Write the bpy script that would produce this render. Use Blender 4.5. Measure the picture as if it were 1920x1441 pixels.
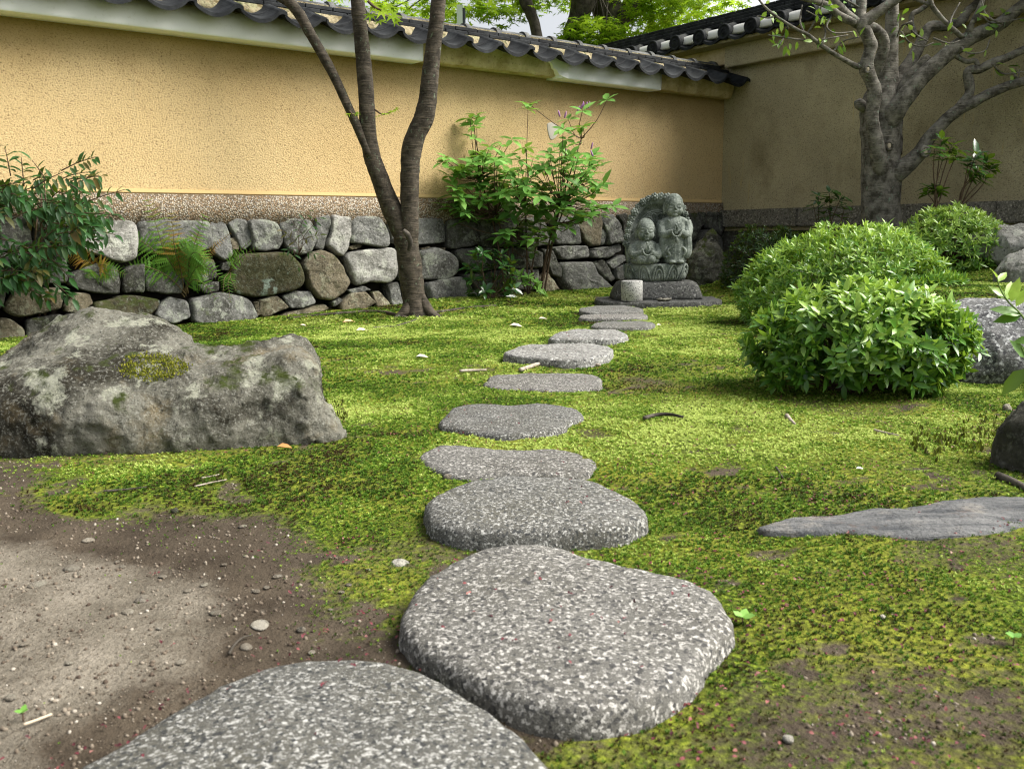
import bpy, bmesh, math, random
import numpy as np
from mathutils import Matrix, Vector

rng = np.random.default_rng(7)
random.seed(7)
R = math.radians
sc = bpy.context.scene
for o in list(bpy.data.objects):
    bpy.data.objects.remove(o)
COL = sc.collection

# ------------------------------------------------------------------ camera
CAM_H, FPX, HORIZON, ROLL = 0.70, 1700.0, 437.0, R(0.6)
PITCH = math.atan((720.5 - HORIZON) / FPX)
_cp, _sp = math.cos(PITCH), math.sin(PITCH)
_r0, _u0 = np.array([1, 0, 0.]), np.array([0, _sp, _cp])
FWD = np.array([0, _cp, -_sp])
RIGHT = math.cos(ROLL) * _r0 - math.sin(ROLL) * _u0
UP = math.cos(ROLL) * _u0 + math.sin(ROLL) * _r0
CAM = np.array([0, 0, CAM_H])
cam_data = bpy.data.cameras.new('camera')
cam = bpy.data.objects.new('camera', cam_data)
COL.objects.link(cam)
M = Matrix.Identity(4)
for i in range(3):
    M[i][0], M[i][1], M[i][2], M[i][3] = RIGHT[i], UP[i], -FWD[i], CAM[i]
cam.matrix_world = M
cam_data.sensor_width = 36
cam_data.lens = FPX / 1920 * 36
cam_data.clip_start, cam_data.clip_end = 0.05, 500
cam_data.dof.use_dof = True
cam_data.dof.focus_distance = 5.0
cam_data.dof.aperture_fstop = 9.0
sc.camera = cam

# ------------------------------------------------------------------ sky, sun, exposure
SUN_AZ, SUN_EL = R(93), R(47)          # azimuth clockwise from +Y (the view direction)
world = bpy.data.worlds.new('World')
sc.world = world
world.use_nodes = True
wn = world.node_tree.nodes
bg = wn['Background']
sky = wn.new('ShaderNodeTexSky')
sky.sky_type = 'NISHITA'
sky.sun_disc = False
sky.sun_elevation = SUN_EL
sky.sun_rotation = SUN_AZ
sky.air_density = 1.0
sky.dust_density = 4.0
sky.ozone_density = 1.0
hs = wn.new('ShaderNodeHueSaturation')      # thin white cloud: the blue is mostly gone
hs.inputs['Saturation'].default_value = 0.22
world.node_tree.links.new(sky.outputs[0], hs.inputs['Color'])
world.node_tree.links.new(hs.outputs[0], bg.inputs['Color'])
bg.inputs['Strength'].default_value = 0.105
sun_data = bpy.data.lights.new('sun', 'SUN')
sun_data.energy = 4.2
sun_data.angle = R(40)
sun_data.color = (1, 0.95, 0.87)
sun = bpy.data.objects.new('sun', sun_data)
COL.objects.link(sun)
_sd = Vector((math.sin(SUN_AZ) * math.cos(SUN_EL), math.cos(SUN_AZ) * math.cos(SUN_EL), math.sin(SUN_EL)))
sun.rotation_euler = _sd.to_track_quat('Z', 'Y').to_euler()
sun.location = _sd * 30
sc.view_settings.view_transform = 'Standard'
sc.view_settings.look = 'None'
sc.view_settings.gamma = 1
sc.view_settings.use_curve_mapping = False
sc.view_settings.exposure = 1.1
sc.render.engine = 'CYCLES'
sc.cycles.max_bounces = 5
sc.cycles.diffuse_bounces = 3
sc.cycles.transmission_bounces = 4
sc.cycles.use_denoising = True
sc.cycles.filter_width = 1.15

# ------------------------------------------------------------------ geometry of the place
def ray(x, y):
    return RIGHT * (x - 960) / FPX - UP * (y - 720.5) / FPX + FWD
def on_z(x, y, z=0.0):
    r = ray(x, y); return CAM + r * ((z - CAM_H) / r[2])
def at(x, y, Y):
    r = ray(x, y); return CAM + r * (Y / r[1])
AZ = R(53)                                  # run of the long wall
D = np.array([math.sin(AZ), math.cos(AZ), 0])     # along the long wall, towards the corner
N = np.array([D[1], -D[0], 0])                    # out of the long wall, along the side wall
P0 = np.array([2.7925, 12.2, 0.0])                # inner corner on the ground
def W(s, o, z):
    return P0 + D * s + N * o + np.array([0, 0, z])
def on_wall(x, y, o=0.0):
    r = ray(x, y); p = CAM + r * (((P0 + N * o - CAM) @ N) / (r @ N)); return (p - P0) @ D, p[2]
_bn = N + np.array([0, 0, .15]); _bn /= np.linalg.norm(_bn)
def on_batter(x, y):                        # leaning face of the stone footing
    r = ray(x, y); p = CAM + r * (((P0 + N * .2 - CAM) @ _bn) / (r @ _bn)); return p
def sstep(a, b, x):
    t = np.clip((x - a) / (b - a), 0, 1); return t * t * (3 - 2 * t)
def nrm(v):
    v = np.asarray(v, float); return v / np.maximum(np.linalg.norm(v, axis=-1, keepdims=True), 1e-9)

def _hash(i, j, k, seed):
    h = (i * 374761393 + j * 668265263 + k * 2147483647 + seed * 974711) & 0xffffffff
    h = ((h ^ (h >> 13)) * 1274126177) & 0xffffffff
    return ((h ^ (h >> 16)) & 0xffff) / 65535.0
def vnoise(p, seed=0):
    p = np.asarray(p, float); f = np.floor(p); i = f.astype(np.int64); t = p - f; t = t * t * (3 - 2 * t)
    out = 0
    for a in (0, 1):
        for b in (0, 1):
            for c in (0, 1):
                w = (t[..., 0] if a else 1 - t[..., 0]) * (t[..., 1] if b else 1 - t[..., 1]) * (t[..., 2] if c else 1 - t[..., 2])
                out = out + w * _hash(i[..., 0] + a, i[..., 1] + b, i[..., 2] + c, seed)
    return out * 2 - 1
def fbm(p, oct=4, seed=0, gain=.5):
    p = np.asarray(p, float); s = 0; a = 1; tot = 0
    for k in range(oct):
        s = s + a * vnoise(p * (2 ** k) + k * 17.3, seed + k); tot += a; a *= gain
    return s / tot
def fbm2(x, y, scale, oct=4, seed=0):
    return fbm(np.stack([x * scale, y * scale, np.zeros_like(x) + seed * 3.1], -1), oct, seed)

def in_poly(x, y, poly):
    """signed distance: negative inside"""
    px, py = np.asarray(x, float), np.asarray(y, float)
    d = np.full(px.shape, 1e9); ins = np.zeros(px.shape, bool); n = len(poly)
    for i in range(n):
        x0, y0 = poly[i][:2]; x1, y1 = poly[(i + 1) % n][:2]
        ex, ey = x1 - x0, y1 - y0
        t = np.clip(((px - x0) * ex + (py - y0) * ey) / (ex * ex + ey * ey + 1e-12), 0, 1)
        d = np.minimum(d, np.hypot(px - x0 - t * ex, py - y0 - t * ey))
        c = ((y0 > py) != (y1 > py)) & (px < ex * (py - y0) / (ey + 1e-12) + x0)
        ins ^= c
    return np.where(ins, -d, d)

def bank(x, y):
    s = (x - P0[0]) * D[0] + (y - P0[1]) * D[1]; o = (x - P0[0]) * N[0] + (y - P0[1]) * N[1]
    t = -s
    edge = 1.0 + np.clip(o - 1.0, 0, 9) * .84
    side = sstep(.75, 1.5, o)
    low = .30 * sstep(0, .5, edge - t)
    hi = .38 * sstep(2.6, .3, t)
    return (low + hi) * side * (o > 0) * (s < .3)
def gh(x, y):
    x, y = np.asarray(x, float), np.asarray(y, float)
    z = .012 * fbm2(x, y, 1.1, 3, 5) + .011 * fbm2(x, y, 5.5, 3, 9)
    s = (x - P0[0]) * D[0] + (y - P0[1]) * D[1]
    o = (x - P0[0]) * N[0] + (y - P0[1]) * N[1]
    z = z - .05 * sstep(-5.0, -7.5, s) * sstep(5, 7, y) + .055 * sstep(-5.4, -4.4, s) * sstep(-1.2, -2.2, s) * sstep(1.6, .3, o)
    return z + bank(x, y)
def g1(x, y):
    return float(gh(np.array([x]), np.array([y]))[0])
def on_g(x, y):
    p = on_z(x, y, 0)
    for _ in range(6):
        p = on_z(x, y, min(g1(p[0], p[1]), .6))
    return p

# ------------------------------------------------------------------ object helpers
ORG = {}
def _mesh(name, V, F, mat, smooth=True, attrs=None):
    me = bpy.data.meshes.new(name)
    V = np.asarray(V, np.float32)
    if isinstance(F, np.ndarray):
        n, k = F.shape
        me.vertices.add(len(V)); me.vertices.foreach_set('co', V.ravel())
        me.loops.add(n * k); me.loops.foreach_set('vertex_index', F.astype(np.int32).ravel())
        me.polygons.add(n); me.polygons.foreach_set('loop_start', np.arange(0, n * k, k, dtype=np.int32))
        me.update(calc_edges=True)
    else:
        me.from_pydata([tuple(v) for v in V], [], [tuple(int(i) for i in f) for f in F])
    if smooth:
        me.polygons.foreach_set('use_smooth', np.ones(len(me.polygons), bool))
    for k, v in (attrs or {}).items():
        a = me.attributes.new(k, 'FLOAT', 'POINT'); a.data.foreach_set('value', np.asarray(v, np.float32))
    if mat is not None:
        me.materials.append(mat)
    me.update()
    return me
def link(name, data, parent=None, mat4=None):
    o = bpy.data.objects.new(name, data)
    COL.objects.link(o)
    if parent is not None:
        o.parent = parent
    if mat4 is not None:
        o.matrix_local = mat4
    return o
def tag(o, label=None, cat=None, group=None, kind=None):
    for k, v in (('label', label), ('category', cat), ('group', group), ('kind', kind)):
        if v:
            o[k] = v
    return o
def thing(name, label, cat, loc, group=None):
    o = link(name, None); o.location = loc; o.empty_display_size = .1
    ORG[o.name] = np.array(loc, float)
    return tag(o, label, cat, group)
def org(o):
    while o.name not in ORG:
        o = o.parent
    return ORG[o.name]
def part(name, V, F, mat, parent, smooth=True, attrs=None, kind=None):
    o = link(name, _mesh(name, np.asarray(V, float) - org(parent), F, mat, smooth, attrs), parent)
    if kind: o['kind'] = kind
    return o
def solid(name, V, F, mat, label=None, cat=None, group=None, kind=None, smooth=True, attrs=None, loc=None):
    V = np.asarray(V, float)
    if loc is None:
        loc = np.array([V[:, 0].mean(), V[:, 1].mean(), V[:, 2].min()])
    o = link(name, _mesh(name, V - loc, F, mat, smooth, attrs)); o.location = loc
    ORG[o.name] = np.array(loc, float)
    return tag(o, label, cat, group, kind)
def inst(name, me, parent, loc, basis=None, scale=(1, 1, 1)):
    m = Matrix.Identity(4)
    b = np.eye(3) if basis is None else basis
    l = np.asarray(loc, float) - org(parent)
    for i in range(3):
        for j in range(3):
            m[i][j] = b[i][j] * scale[j]
        m[i][3] = l[i]
    return link(name, me, parent, m)
def cat_meshes(lst):
    V, F, n = [], [], 0
    for v, f in lst:
        V.append(np.asarray(v, float)); F += [tuple(i + n for i in q) for q in f]; n += len(v)
    return np.concatenate(V), F

# ------------------------------------------------------------------ shapes
def catmull(P, k=6, closed=False):
    P = np.asarray(P, float); n = len(P)
    if closed:
        Q = np.concatenate([P[-1:], P, P[:2]])
    else:
        Q = np.concatenate([2 * P[:1] - P[1:2], P, 2 * P[-1:] - P[-2:-1]])
    t = np.linspace(0, 1, k, endpoint=False)[:, None]; out = []
    for i in range(n if closed else n - 1):
        a, b, c, d = Q[i], Q[i + 1], Q[i + 2], Q[i + 3]
        out.append(.5 * (2 * b + (c - a) * t + (2 * a - 5 * b + 4 * c - d) * t ** 2 + (3 * b - a - 3 * c + d) * t ** 3))
    if not closed:
        out.append(P[-1:])
    return np.concatenate(out)
def resample(P, n):
    P = np.asarray(P, float); Q = np.concatenate([P, P[:1]])
    L = np.concatenate([[0], np.cumsum(np.linalg.norm(np.diff(Q, axis=0), axis=1))])
    t = np.linspace(0, L[-1], n, endpoint=False)
    return np.stack([np.interp(t, L, Q[:, i]) for i in range(Q.shape[1])], -1)
def tube(P, sides=8, sub=4, rough=0.0, seed=0, freq=20.0):
    """P: (n,4) centre + radius"""
    C = catmull(P, sub) if sub > 1 else np.asarray(P, float)
    C[:, 3] = np.maximum(C[:, 3], .0006)
    T = nrm(np.gradient(C[:, :3], axis=0))
    up = np.array([0.3, 0.9, 0.3]) if abs(T[:, 2]).mean() > .5 else np.array([0, 0, 1.])
    X = nrm(np.cross(T, up)); Y = np.cross(X, T)
    a = np.linspace(0, 2 * np.pi, sides, endpoint=False)
    ring = X[:, None] * np.cos(a)[None, :, None] + Y[:, None] * np.sin(a)[None, :, None]
    rad = np.repeat(C[:, 3:4], sides, 1)
    V = C[:, None, :3] + ring * rad[..., None]
    if rough:
        V = V + ring * (rad * rough * fbm(V * freq, 3, seed))[..., None]
    n = len(C); V = V.reshape(-1, 3); F = []
    for i in range(n - 1):
        for j in range(sides):
            k = (j + 1) % sides
            F.append((i * sides + j, i * sides + k, (i + 1) * sides + k, (i + 1) * sides + j))
    F.append(tuple(range(sides))[::-1]); F.append(tuple((n - 1) * sides + j for j in range(sides)))
    return V, F
def box(c, b, size):
    """c centre, b basis rows (3 axes), size full lengths"""
    c = np.asarray(c, float); b = np.asarray(b, float); h = np.asarray(size) / 2
    V = np.array([c + b[0] * h[0] * i + b[1] * h[1] * j + b[2] * h[2] * k for i in (-1, 1) for j in (-1, 1) for k in (-1, 1)])
    return V, [(0, 1, 3, 2), (4, 6, 7, 5), (0, 4, 5, 1), (2, 3, 7, 6), (0, 2, 6, 4), (1, 5, 7, 3)]
BW = np.array([D, N, [0, 0, 1.]])
def wbox(s0, s1, o0, o1, z0, z1):
    return box(W((s0 + s1) / 2, (o0 + o1) / 2, (z0 + z1) / 2), BW, (s1 - s0, o1 - o0, z1 - z0))
def rbox(s0, s1, o0, o1, z0, z1, bev=.006, seg=2):
    bm = bmesh.new(); V, F = wbox(s0, s1, o0, o1, z0, z1)
    vs = [bm.verts.new(v) for v in V]
    for f in F: bm.faces.new([vs[i] for i in f])
    bmesh.ops.recalc_face_normals(bm, faces=bm.faces)
    bmesh.ops.bevel(bm, geom=list(bm.edges), offset=bev, segments=seg, affect='EDGES')
    bm.verts.index_update()
    out = np.array([v.co[:] for v in bm.verts]), [tuple(v.index for v in f.verts) for f in bm.faces]
    bm.free(); return out
def ell(c, r, seg=20, rings=12):
    c = np.asarray(c, float); r = np.asarray(r, float) * np.ones(3)
    V = [[0, 0, 1]]
    for i in range(1, rings):
        t = math.pi * i / rings
        for j in range(seg):
            p = 2 * math.pi * j / seg; V.append([math.sin(t) * math.cos(p), math.sin(t) * math.sin(p), math.cos(t)])
    V.append([0, 0, -1]); F = []
    for j in range(seg): F.append((0, 1 + j, 1 + (j + 1) % seg))
    for i in range(rings - 2):
        a = 1 + i * seg
        for j in range(seg): F.append((a + j, a + seg + j, a + seg + (j + 1) % seg, a + (j + 1) % seg))
    a = 1 + (rings - 2) * seg
    for j in range(seg): F.append((a + j, len(V) - 1, a + (j + 1) % seg))
    return np.array(V) * r + c, F
def loft(rings, cap=True):
    n = len(rings[0]); V = np.concatenate(rings); F = []
    for i in range(len(rings) - 1):
        for j in range(n):
            k = (j + 1) % n; F.append((i * n + j, i * n + k, (i + 1) * n + k, (i + 1) * n + j))
    if cap:
        F.append(tuple(range(n))[::-1]); F.append(tuple((len(rings) - 1) * n + j for j in range(n)))
    return V, F
def remesh(V, F, voxel):
    me = _mesh('tmp', V, F, None); o = bpy.data.objects.new('tmp', me); COL.objects.link(o)
    m = o.modifiers.new('r', 'REMESH'); m.mode = 'VOXEL'; m.voxel_size = voxel
    dg = bpy.context.evaluated_depsgraph_get(); ev = o.evaluated_get(dg); q = ev.to_mesh()
    v = np.empty(len(q.vertices) * 3, np.float32); q.vertices.foreach_get('co', v)
    f = np.empty(len(q.loops), np.int32); q.loops.foreach_get('vertex_index', f)
    sz = np.empty(len(q.polygons), np.int32); q.polygons.foreach_get('loop_total', sz)
    ev.to_mesh_clear(); bpy.data.objects.remove(o); bpy.data.meshes.remove(me)
    v = v.reshape(-1, 3).astype(float)
    if (sz == 4).all(): return v, f.reshape(-1, 4)
    out, i = [], 0
    for s in sz: out.append(tuple(f[i:i + s])); i += s
    return v, out
def normals(V, F):
    F = np.asarray(F); a, b, c, d = (V[F[:, i]] for i in range(4))
    fn = np.cross(c - a, d - b); out = np.zeros_like(V)
    for i in range(4): np.add.at(out, F[:, i], fn)
    return nrm(out)
def relax(V, F, it=2):
    F = np.asarray(F)
    for _ in range(it):
        s = np.zeros_like(V); n = np.zeros(len(V))
        for i in range(4):
            np.add.at(s, F[:, i], V[F[:, (i + 1) % 4]]); np.add.at(n, F[:, i], 1)
            np.add.at(s, F[:, i], V[F[:, (i + 3) % 4]]); np.add.at(n, F[:, i], 1)
        V = V * .4 + s / n[:, None] * .6
    return V
def facets(V, F, n, w, seed):
    """press the surface onto flat fracture planes round scattered seeds"""
    rg_ = np.random.default_rng(seed); nn = normals(V, F); k = rg_.choice(len(V), n, replace=False); S_ = V[k]; acc = np.zeros((n, 3))
    best = np.full(len(V), 1e9); who = np.zeros(len(V), int)
    wob = V + .03 * np.stack([vnoise(V * 9, seed + i) for i in range(3)], -1)
    for i in range(n):
        d = ((wob - S_[i]) ** 2).sum(1); m = d < best; best[m] = d[m]; who[m] = i
    for i in range(3): acc[:, i] = np.bincount(who, nn[:, i], n)
    c = np.stack([np.bincount(who, V[:, i], n) for i in range(3)], -1) / np.maximum(np.bincount(who, minlength=n), 1)[:, None]
    a = nrm(nrm(acc) + .10 * rg_.normal(size=(n, 3)))
    return V - a[who] * (((V - c[who]) * a[who]).sum(1) * w)[:, None]
def rocky(V, F, amp, freq, seed=0, oct=5, ridged=False):
    V = V + nrm(V - V.mean(0)) * 0
    nn = normals(V, F); q = fbm(V * freq, oct, seed, .55)
    if ridged: q = (.5 - np.abs(q)) * 1.6 - .3
    return V + nn * (amp * q)[:, None]

# ------------------------------------------------------------------ foliage helpers
def frames(d, up):
    x = nrm(d); y = nrm(np.cross(up, x)); z = np.cross(x, y)
    return np.stack([x, y, z], -1)
def leaf_t(w=.36, fold=.05, droop=.1):
    V = np.array([[0, 0, 0], [.34, 0, -.01], [.68, 0, -.035], [1, 0, -droop],
                  [.28, w * .46, fold], [.64, w * .42, fold * .6 - .02], [.28, -w * .46, fold], [.64, -w * .42, fold * .6 - .02]])
    F = np.array([[0, 1, 4], [1, 2, 5], [1, 5, 4], [2, 3, 5], [0, 6, 1], [1, 7, 2], [1, 6, 7], [2, 7, 3]])
    return V, F
def star_t(lobes=7, inner=.34):
    V = [[0, 0, 0]]; F = []; ang = np.linspace(-2.35, 2.35, lobes)
    ln = .55 + .45 * np.cos(ang * .55)
    for i, a in enumerate(ang):
        V.append([math.cos(a) * ln[i], math.sin(a) * ln[i], -.14 * ln[i]])
        if i < lobes - 1:
            b = (a + ang[i + 1]) / 2; V.append([math.cos(b) * inner, math.sin(b) * inner, .02])
    V.append([-.12, -.1, 0]); V.append([-.12, .1, 0]); n = len(V)
    order = [n - 2] + list(range(1, n - 2)) + [n - 1]
    for a, b in zip(order[:-1], order[1:]): F.append((0, a, b))
    return np.array(V), np.array(F)
def stamp(T, pos, fr, size):
    V0, F0 = T; k = len(V0)
    S = np.asarray(size, float) * np.ones(len(pos))
    V = np.einsum('nij,kj->nki', fr, V0) * S[:, None, None] + pos[:, None]
    F = (F0[None] + (np.arange(len(pos)) * k)[:, None, None]).reshape(-1, 3)
    return V.reshape(-1, 3), F
_LM = {}
def foliage(parent, pos, d, up, size, tint, T, mat, n_ind=0, leaf='leaf', rest='foliage', score=None):
    pos = np.asarray(pos, float); size = np.asarray(size, float) * np.ones(len(pos)); tint = np.asarray(tint, float) * np.ones(len(pos))
    fr = frames(np.asarray(d, float), np.asarray(up, float))
    sc_ = np.linalg.norm(pos - CAM, axis=1) if score is None else score
    order = np.argsort(sc_); ind = order[:n_ind]; oth = order[n_ind:]
    for i in ind:
        q = int(np.clip(tint[i] * 8, 0, 7)); key = (id(T), mat.name, q)
        if key not in _LM:
            _LM[key] = _mesh(leaf, T[0], [tuple(f) for f in T[1]], mat, True, {'tint': np.full(len(T[0]), (q + .5) / 8)})
        inst(leaf, _LM[key], parent, pos[i], fr[i], (size[i],) * 3)
    if len(oth):
        V, F = stamp(T, pos[oth], fr[oth], size[oth])
        part(rest, V, F, mat, parent, True, {'tint': np.repeat(tint[oth], len(T[0]))}, kind='stuff')
def rand_dirs(n):
    return nrm(rng.normal(size=(n, 3)))
def whorls(C, A, k, tilt, ln, jitter=.25, spin=None):
    """k leaves round each axis A at centres C; tilt = angle from the axis"""
    n = len(C); A = nrm(A)
    ref = np.where(np.abs(A[:, 2:3]) > .9, np.array([[1., 0, 0]]), np.array([[0, 0, 1.]]))
    X = nrm(np.cross(A, ref)); Y = np.cross(A, X)
    th = (np.arange(k)[None] / k * 2 * np.pi) + rng.uniform(0, 6.28, (n, 1)) + rng.normal(0, .15, (n, k))
    tl = tilt + rng.normal(0, jitter, (n, k))
    rad = X[:, None] * np.cos(th)[..., None] + Y[:, None] * np.sin(th)[..., None]
    d = rad * np.sin(tl)[..., None] + A[:, None] * np.cos(tl)[..., None]
    up = A[:, None] * np.sin(tl)[..., None] - rad * np.cos(tl)[..., None]
    pos = np.repeat(C[:, None], k, 1) + d * ln * .05
    return pos.reshape(-1, 3), d.reshape(-1, 3), up.reshape(-1, 3)

# ------------------------------------------------------------------ materials
class NT:
    def __init__(s, name):
        s.m = bpy.data.materials.new(name); s.m.use_nodes = True; s.t = s.m.node_tree
        for n in list(s.t.nodes): s.t.nodes.remove(n)
        s.pos = s.n('ShaderNodeNewGeometry').outputs['Position']
    def n(s, t, **k):
        q = s.t.nodes.new(t)
        for a, b in k.items(): setattr(q, a, b)
        return q
    def put(s, sock, v):
        if hasattr(v, 'links') or isinstance(v, bpy.types.NodeSocket): s.t.links.new(v, sock)
        elif isinstance(v, (tuple, list)) and sock.type == 'RGBA': sock.default_value = tuple(v) + ((1,) if len(v) == 3 else ())
        else: sock.default_value = v
    def noise(s, scale, detail=4, rough=.55, vec=None, dist=0.0):
        q = s.n('ShaderNodeTexNoise'); s.put(q.inputs['Vector'], vec if vec is not None else s.pos)
        q.inputs['Scale'].default_value = scale; q.inputs['Detail'].default_value = detail
        q.inputs['Roughness'].default_value = rough; q.inputs['Distortion'].default_value = dist
        return q.outputs['Fac']
    def vor(s, scale, feat='F1', out='Distance', vec=None, rnd=1.0):
        q = s.n('ShaderNodeTexVoronoi', feature=feat); s.put(q.inputs['Vector'], vec if vec is not None else s.pos)
        q.inputs['Scale'].default_value = scale; q.inputs['Randomness'].default_value = rnd
        return q.outputs[out]
    def ramp(s, f, *st):
        q = s.n('ShaderNodeValToRGB'); s.put(q.inputs[0], f); e = q.color_ramp.elements
        while len(e) < len(st): e.new(.5)
        for k, (p, c) in zip(e, st):
            k.position = p; k.color = (tuple(c) if isinstance(c, (tuple, list)) else (c, c, c)) + (1,)
        return q.outputs[0]
    def mix(s, f, a, b, mode='MIX'):
        q = s.n('ShaderNodeMix', data_type='RGBA', blend_type=mode)
        s.put(q.inputs[0], f); s.put(q.inputs[6], a); s.put(q.inputs[7], b); return q.outputs[2]
    def math(s, op, a, b=0.0, clamp=False):
        q = s.n('ShaderNodeMath', operation=op, use_clamp=clamp); s.put(q.inputs[0], a); s.put(q.inputs[1], b); return q.outputs[0]
    def attr(s, name, kind='GEOMETRY', out='Fac'):
        q = s.n('ShaderNodeAttribute', attribute_name=name, attribute_type=kind); return q.outputs[out]
    def map(s, scale=(1, 1, 1), rot=(0, 0, 0), vec=None):
        q = s.n('ShaderNodeMapping'); s.put(q.inputs['Vector'], vec if vec is not None else s.pos)
        q.inputs['Scale'].default_value = scale; q.inputs['Rotation'].default_value = rot; return q.outputs[0]
    def sep(s, i, vec=None):
        q = s.n('ShaderNodeSeparateXYZ'); s.put(q.inputs[0], vec if vec is not None else s.pos); return q.outputs[i]
    def obj(s):
        return s.n('ShaderNodeTexCoord').outputs['Object']
    def rand(s):
        return s.n('ShaderNodeObjectInfo').outputs['Random']
    def bump(s, h, strength=.5, dist=.01, nrm=None):
        q = s.n('ShaderNodeBump'); s.put(q.inputs['Height'], h); q.inputs['Strength'].default_value = strength
        q.inputs['Distance'].default_value = dist
        if nrm is not None: s.put(q.inputs['Normal'], nrm)
        return q.outputs[0]
    def out(s, col, rough=.8, bump=None, spec=.3, transl=None, tcol=None):
        b = s.n('ShaderNodeBsdfPrincipled'); s.put(b.inputs['Base Color'], col); s.put(b.inputs['Roughness'], rough)
        b.inputs['Specular IOR Level'].default_value = spec
        if bump is not None: s.put(b.inputs['Normal'], bump)
        o = s.n('ShaderNodeOutputMaterial'); sh = b.outputs[0]
        if transl:
            t = s.n('ShaderNodeBsdfTranslucent'); s.put(t.inputs[0], tcol if tcol is not None else col)
            mx = s.n('ShaderNodeMixShader'); mx.inputs[0].default_value = transl
            s.t.links.new(sh, mx.inputs[1]); s.t.links.new(t.outputs[0], mx.inputs[2]); sh = mx.outputs[0]
        s.t.links.new(sh, o.inputs[0]); return s.m

def granite(name, base=(.10, .10, .094), light=(.38, .38, .36), dark=(.024, .026, .027), sp=185, tint=(.068, .064, .046), amount=.5, var=.25):
    t = NT(name)
    big = t.noise(3.0, 4, .6)
    c = t.mix(t.ramp(big, (.35, 0.), (.7, 1.)), base, tint)
    c = t.mix(t.ramp(t.noise(sp * .45, 5, .75), (.40, .55), (.62, 0.)), c, tuple(x * .55 for x in base))
    v = t.vor(sp, 'F1', 'Color'); q = t.sep(0, v); wob = t.noise(sp * .7, 3, .7)
    c = t.mix(t.math('MULTIPLY', t.ramp(q, (.58, 0.), (.76, 1.)), t.ramp(wob, (amount - .08, 0.), (amount + .10, 1.))), c, light)
    c = t.mix(t.ramp(t.noise(sp * 1.6, 2, .6), (.60, 0.), (.70, .8)), c, light)
    c = t.mix(t.ramp(t.sep(1, v), (.78, 0.), (.90, .9)), c, dark)
    c = t.mix(t.ramp(t.noise(sp * 2.1, 2, .6, t.map((1, 1, 1), (1, 2, 3))), (.58, 0.), (.66, .8)), c, dark)
    r = t.n('ShaderNodeHueSaturation'); t.put(r.inputs['Color'], c)
    t.put(r.inputs['Value'], t.math('ADD', t.math('MULTIPLY', t.rand(), var), 1 - var / 2)); c = r.outputs[0]
    h = t.math('ADD', t.math('MULTIPLY', t.noise(sp * .9, 4, .7), .6), t.math('MULTIPLY', t.noise(14, 4, .6), .8))
    return t.out(c, .8, t.bump(h, .55, .012), .25)
def rock(name, a=(.20, .20, .18), b=(.075, .072, .06), lich=(.34, .36, .27), pale=(.36, .36, .33), moss=.0, sp=60, warm=None, var=.35, lamt=.54):
    t = NT(name)
    n1 = t.noise(2.6, 6, .65, dist=.4)
    c = t.mix(t.ramp(n1, (.40, 1.), (.55, 0.)), a, b)
    c = t.mix(t.ramp(t.noise(7, 6, .7), (lamt, 0.), (lamt + .055, .85)), c, lich)
    if warm: c = t.mix(t.ramp(t.noise(4, 4, .6, t.map((1, 1, 1), (2, 1, 4))), (.56, 0.), (.72, .8)), c, warm)
    c = t.mix(t.ramp(t.noise(sp, 4, .7), (.52, 0.), (.70, .75)), c, pale)
    c = t.mix(t.ramp(t.noise(sp * .8, 4, .7, t.map((1, 1, 1), (3, 2, 1))), (.55, 0.), (.68, .85)), c, (.035, .034, .03))
    if moss:
        up = t.sep(2, t.n('ShaderNodeNewGeometry').outputs['Normal'])
        f = t.math('MULTIPLY', t.ramp(t.noise(6, 5, .7), (.62 - moss * .2, 0.), (.70 - moss * .2, 1.)), t.ramp(up, (.1, .25), (.6, 1.)))
        c = t.mix(f, c, (.045, .06, .012))
    r = t.n('ShaderNodeHueSaturation'); t.put(r.inputs['Color'], c)
    t.put(r.inputs['Value'], t.math('ADD', t.math('MULTIPLY', t.rand(), var), 1 - var / 2)); c = r.outputs[0]
    h = t.math('ADD', t.math('MULTIPLY', t.noise(34, 8, .8), .8), t.math('MULTIPLY', t.noise(8, 5, .65), 1.))
    return t.out(c, .9, t.bump(h, 1.0, .035), .15)
def leafmat(name, lo, mid, hi, rough=.38, transl=.3, spec=.45):
    t = NT(name); f = t.attr('tint')
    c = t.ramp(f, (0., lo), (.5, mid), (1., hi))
    c2 = t.mix(t.ramp(t.noise(60, 2), (.4, 0.), (.7, .35)), c, lo)
    tc = t.mix(.5, c, (.30, .42, .02))
    return t.out(c2, rough, None, spec, transl, tc)
def barkmat(name, a, b, lich=None, ring=0.0, sp=18):
    t = NT(name)
    n1 = t.noise(sp, 5, .65)
    c = t.mix(t.ramp(n1, (.38, 0.), (.64, 1.)), a, b)
    h = n1
    if ring:
        rg = t.noise(1.0, 4, .6, t.map((9, 9, 75)))
        c = t.mix(t.ramp(rg, (.55, 0.), (.68, ring)), c, (b[0] * 1.7, b[1] * 1.65, b[2] * 1.6)); h = t.math('ADD', t.math('MULTIPLY', n1, .6), rg)
    else:
        h = t.math('ADD', n1, t.noise(1.0, 5, .7, t.map((40, 40, 12))))
    if lich:
        c = t.mix(t.ramp(t.noise(26, 5, .7, t.map((1, 1, .6), (1, 1, 0))), (.60, 0.), (.66, .8)), c, lich)
    c = t.mix(t.ramp(t.noise(60, 3, .6), (.6, 0.), (.72, .7)), c, tuple(x * .35 for x in a))
    return t.out(c, .85, t.bump(h, .7, .012), .2)

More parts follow.
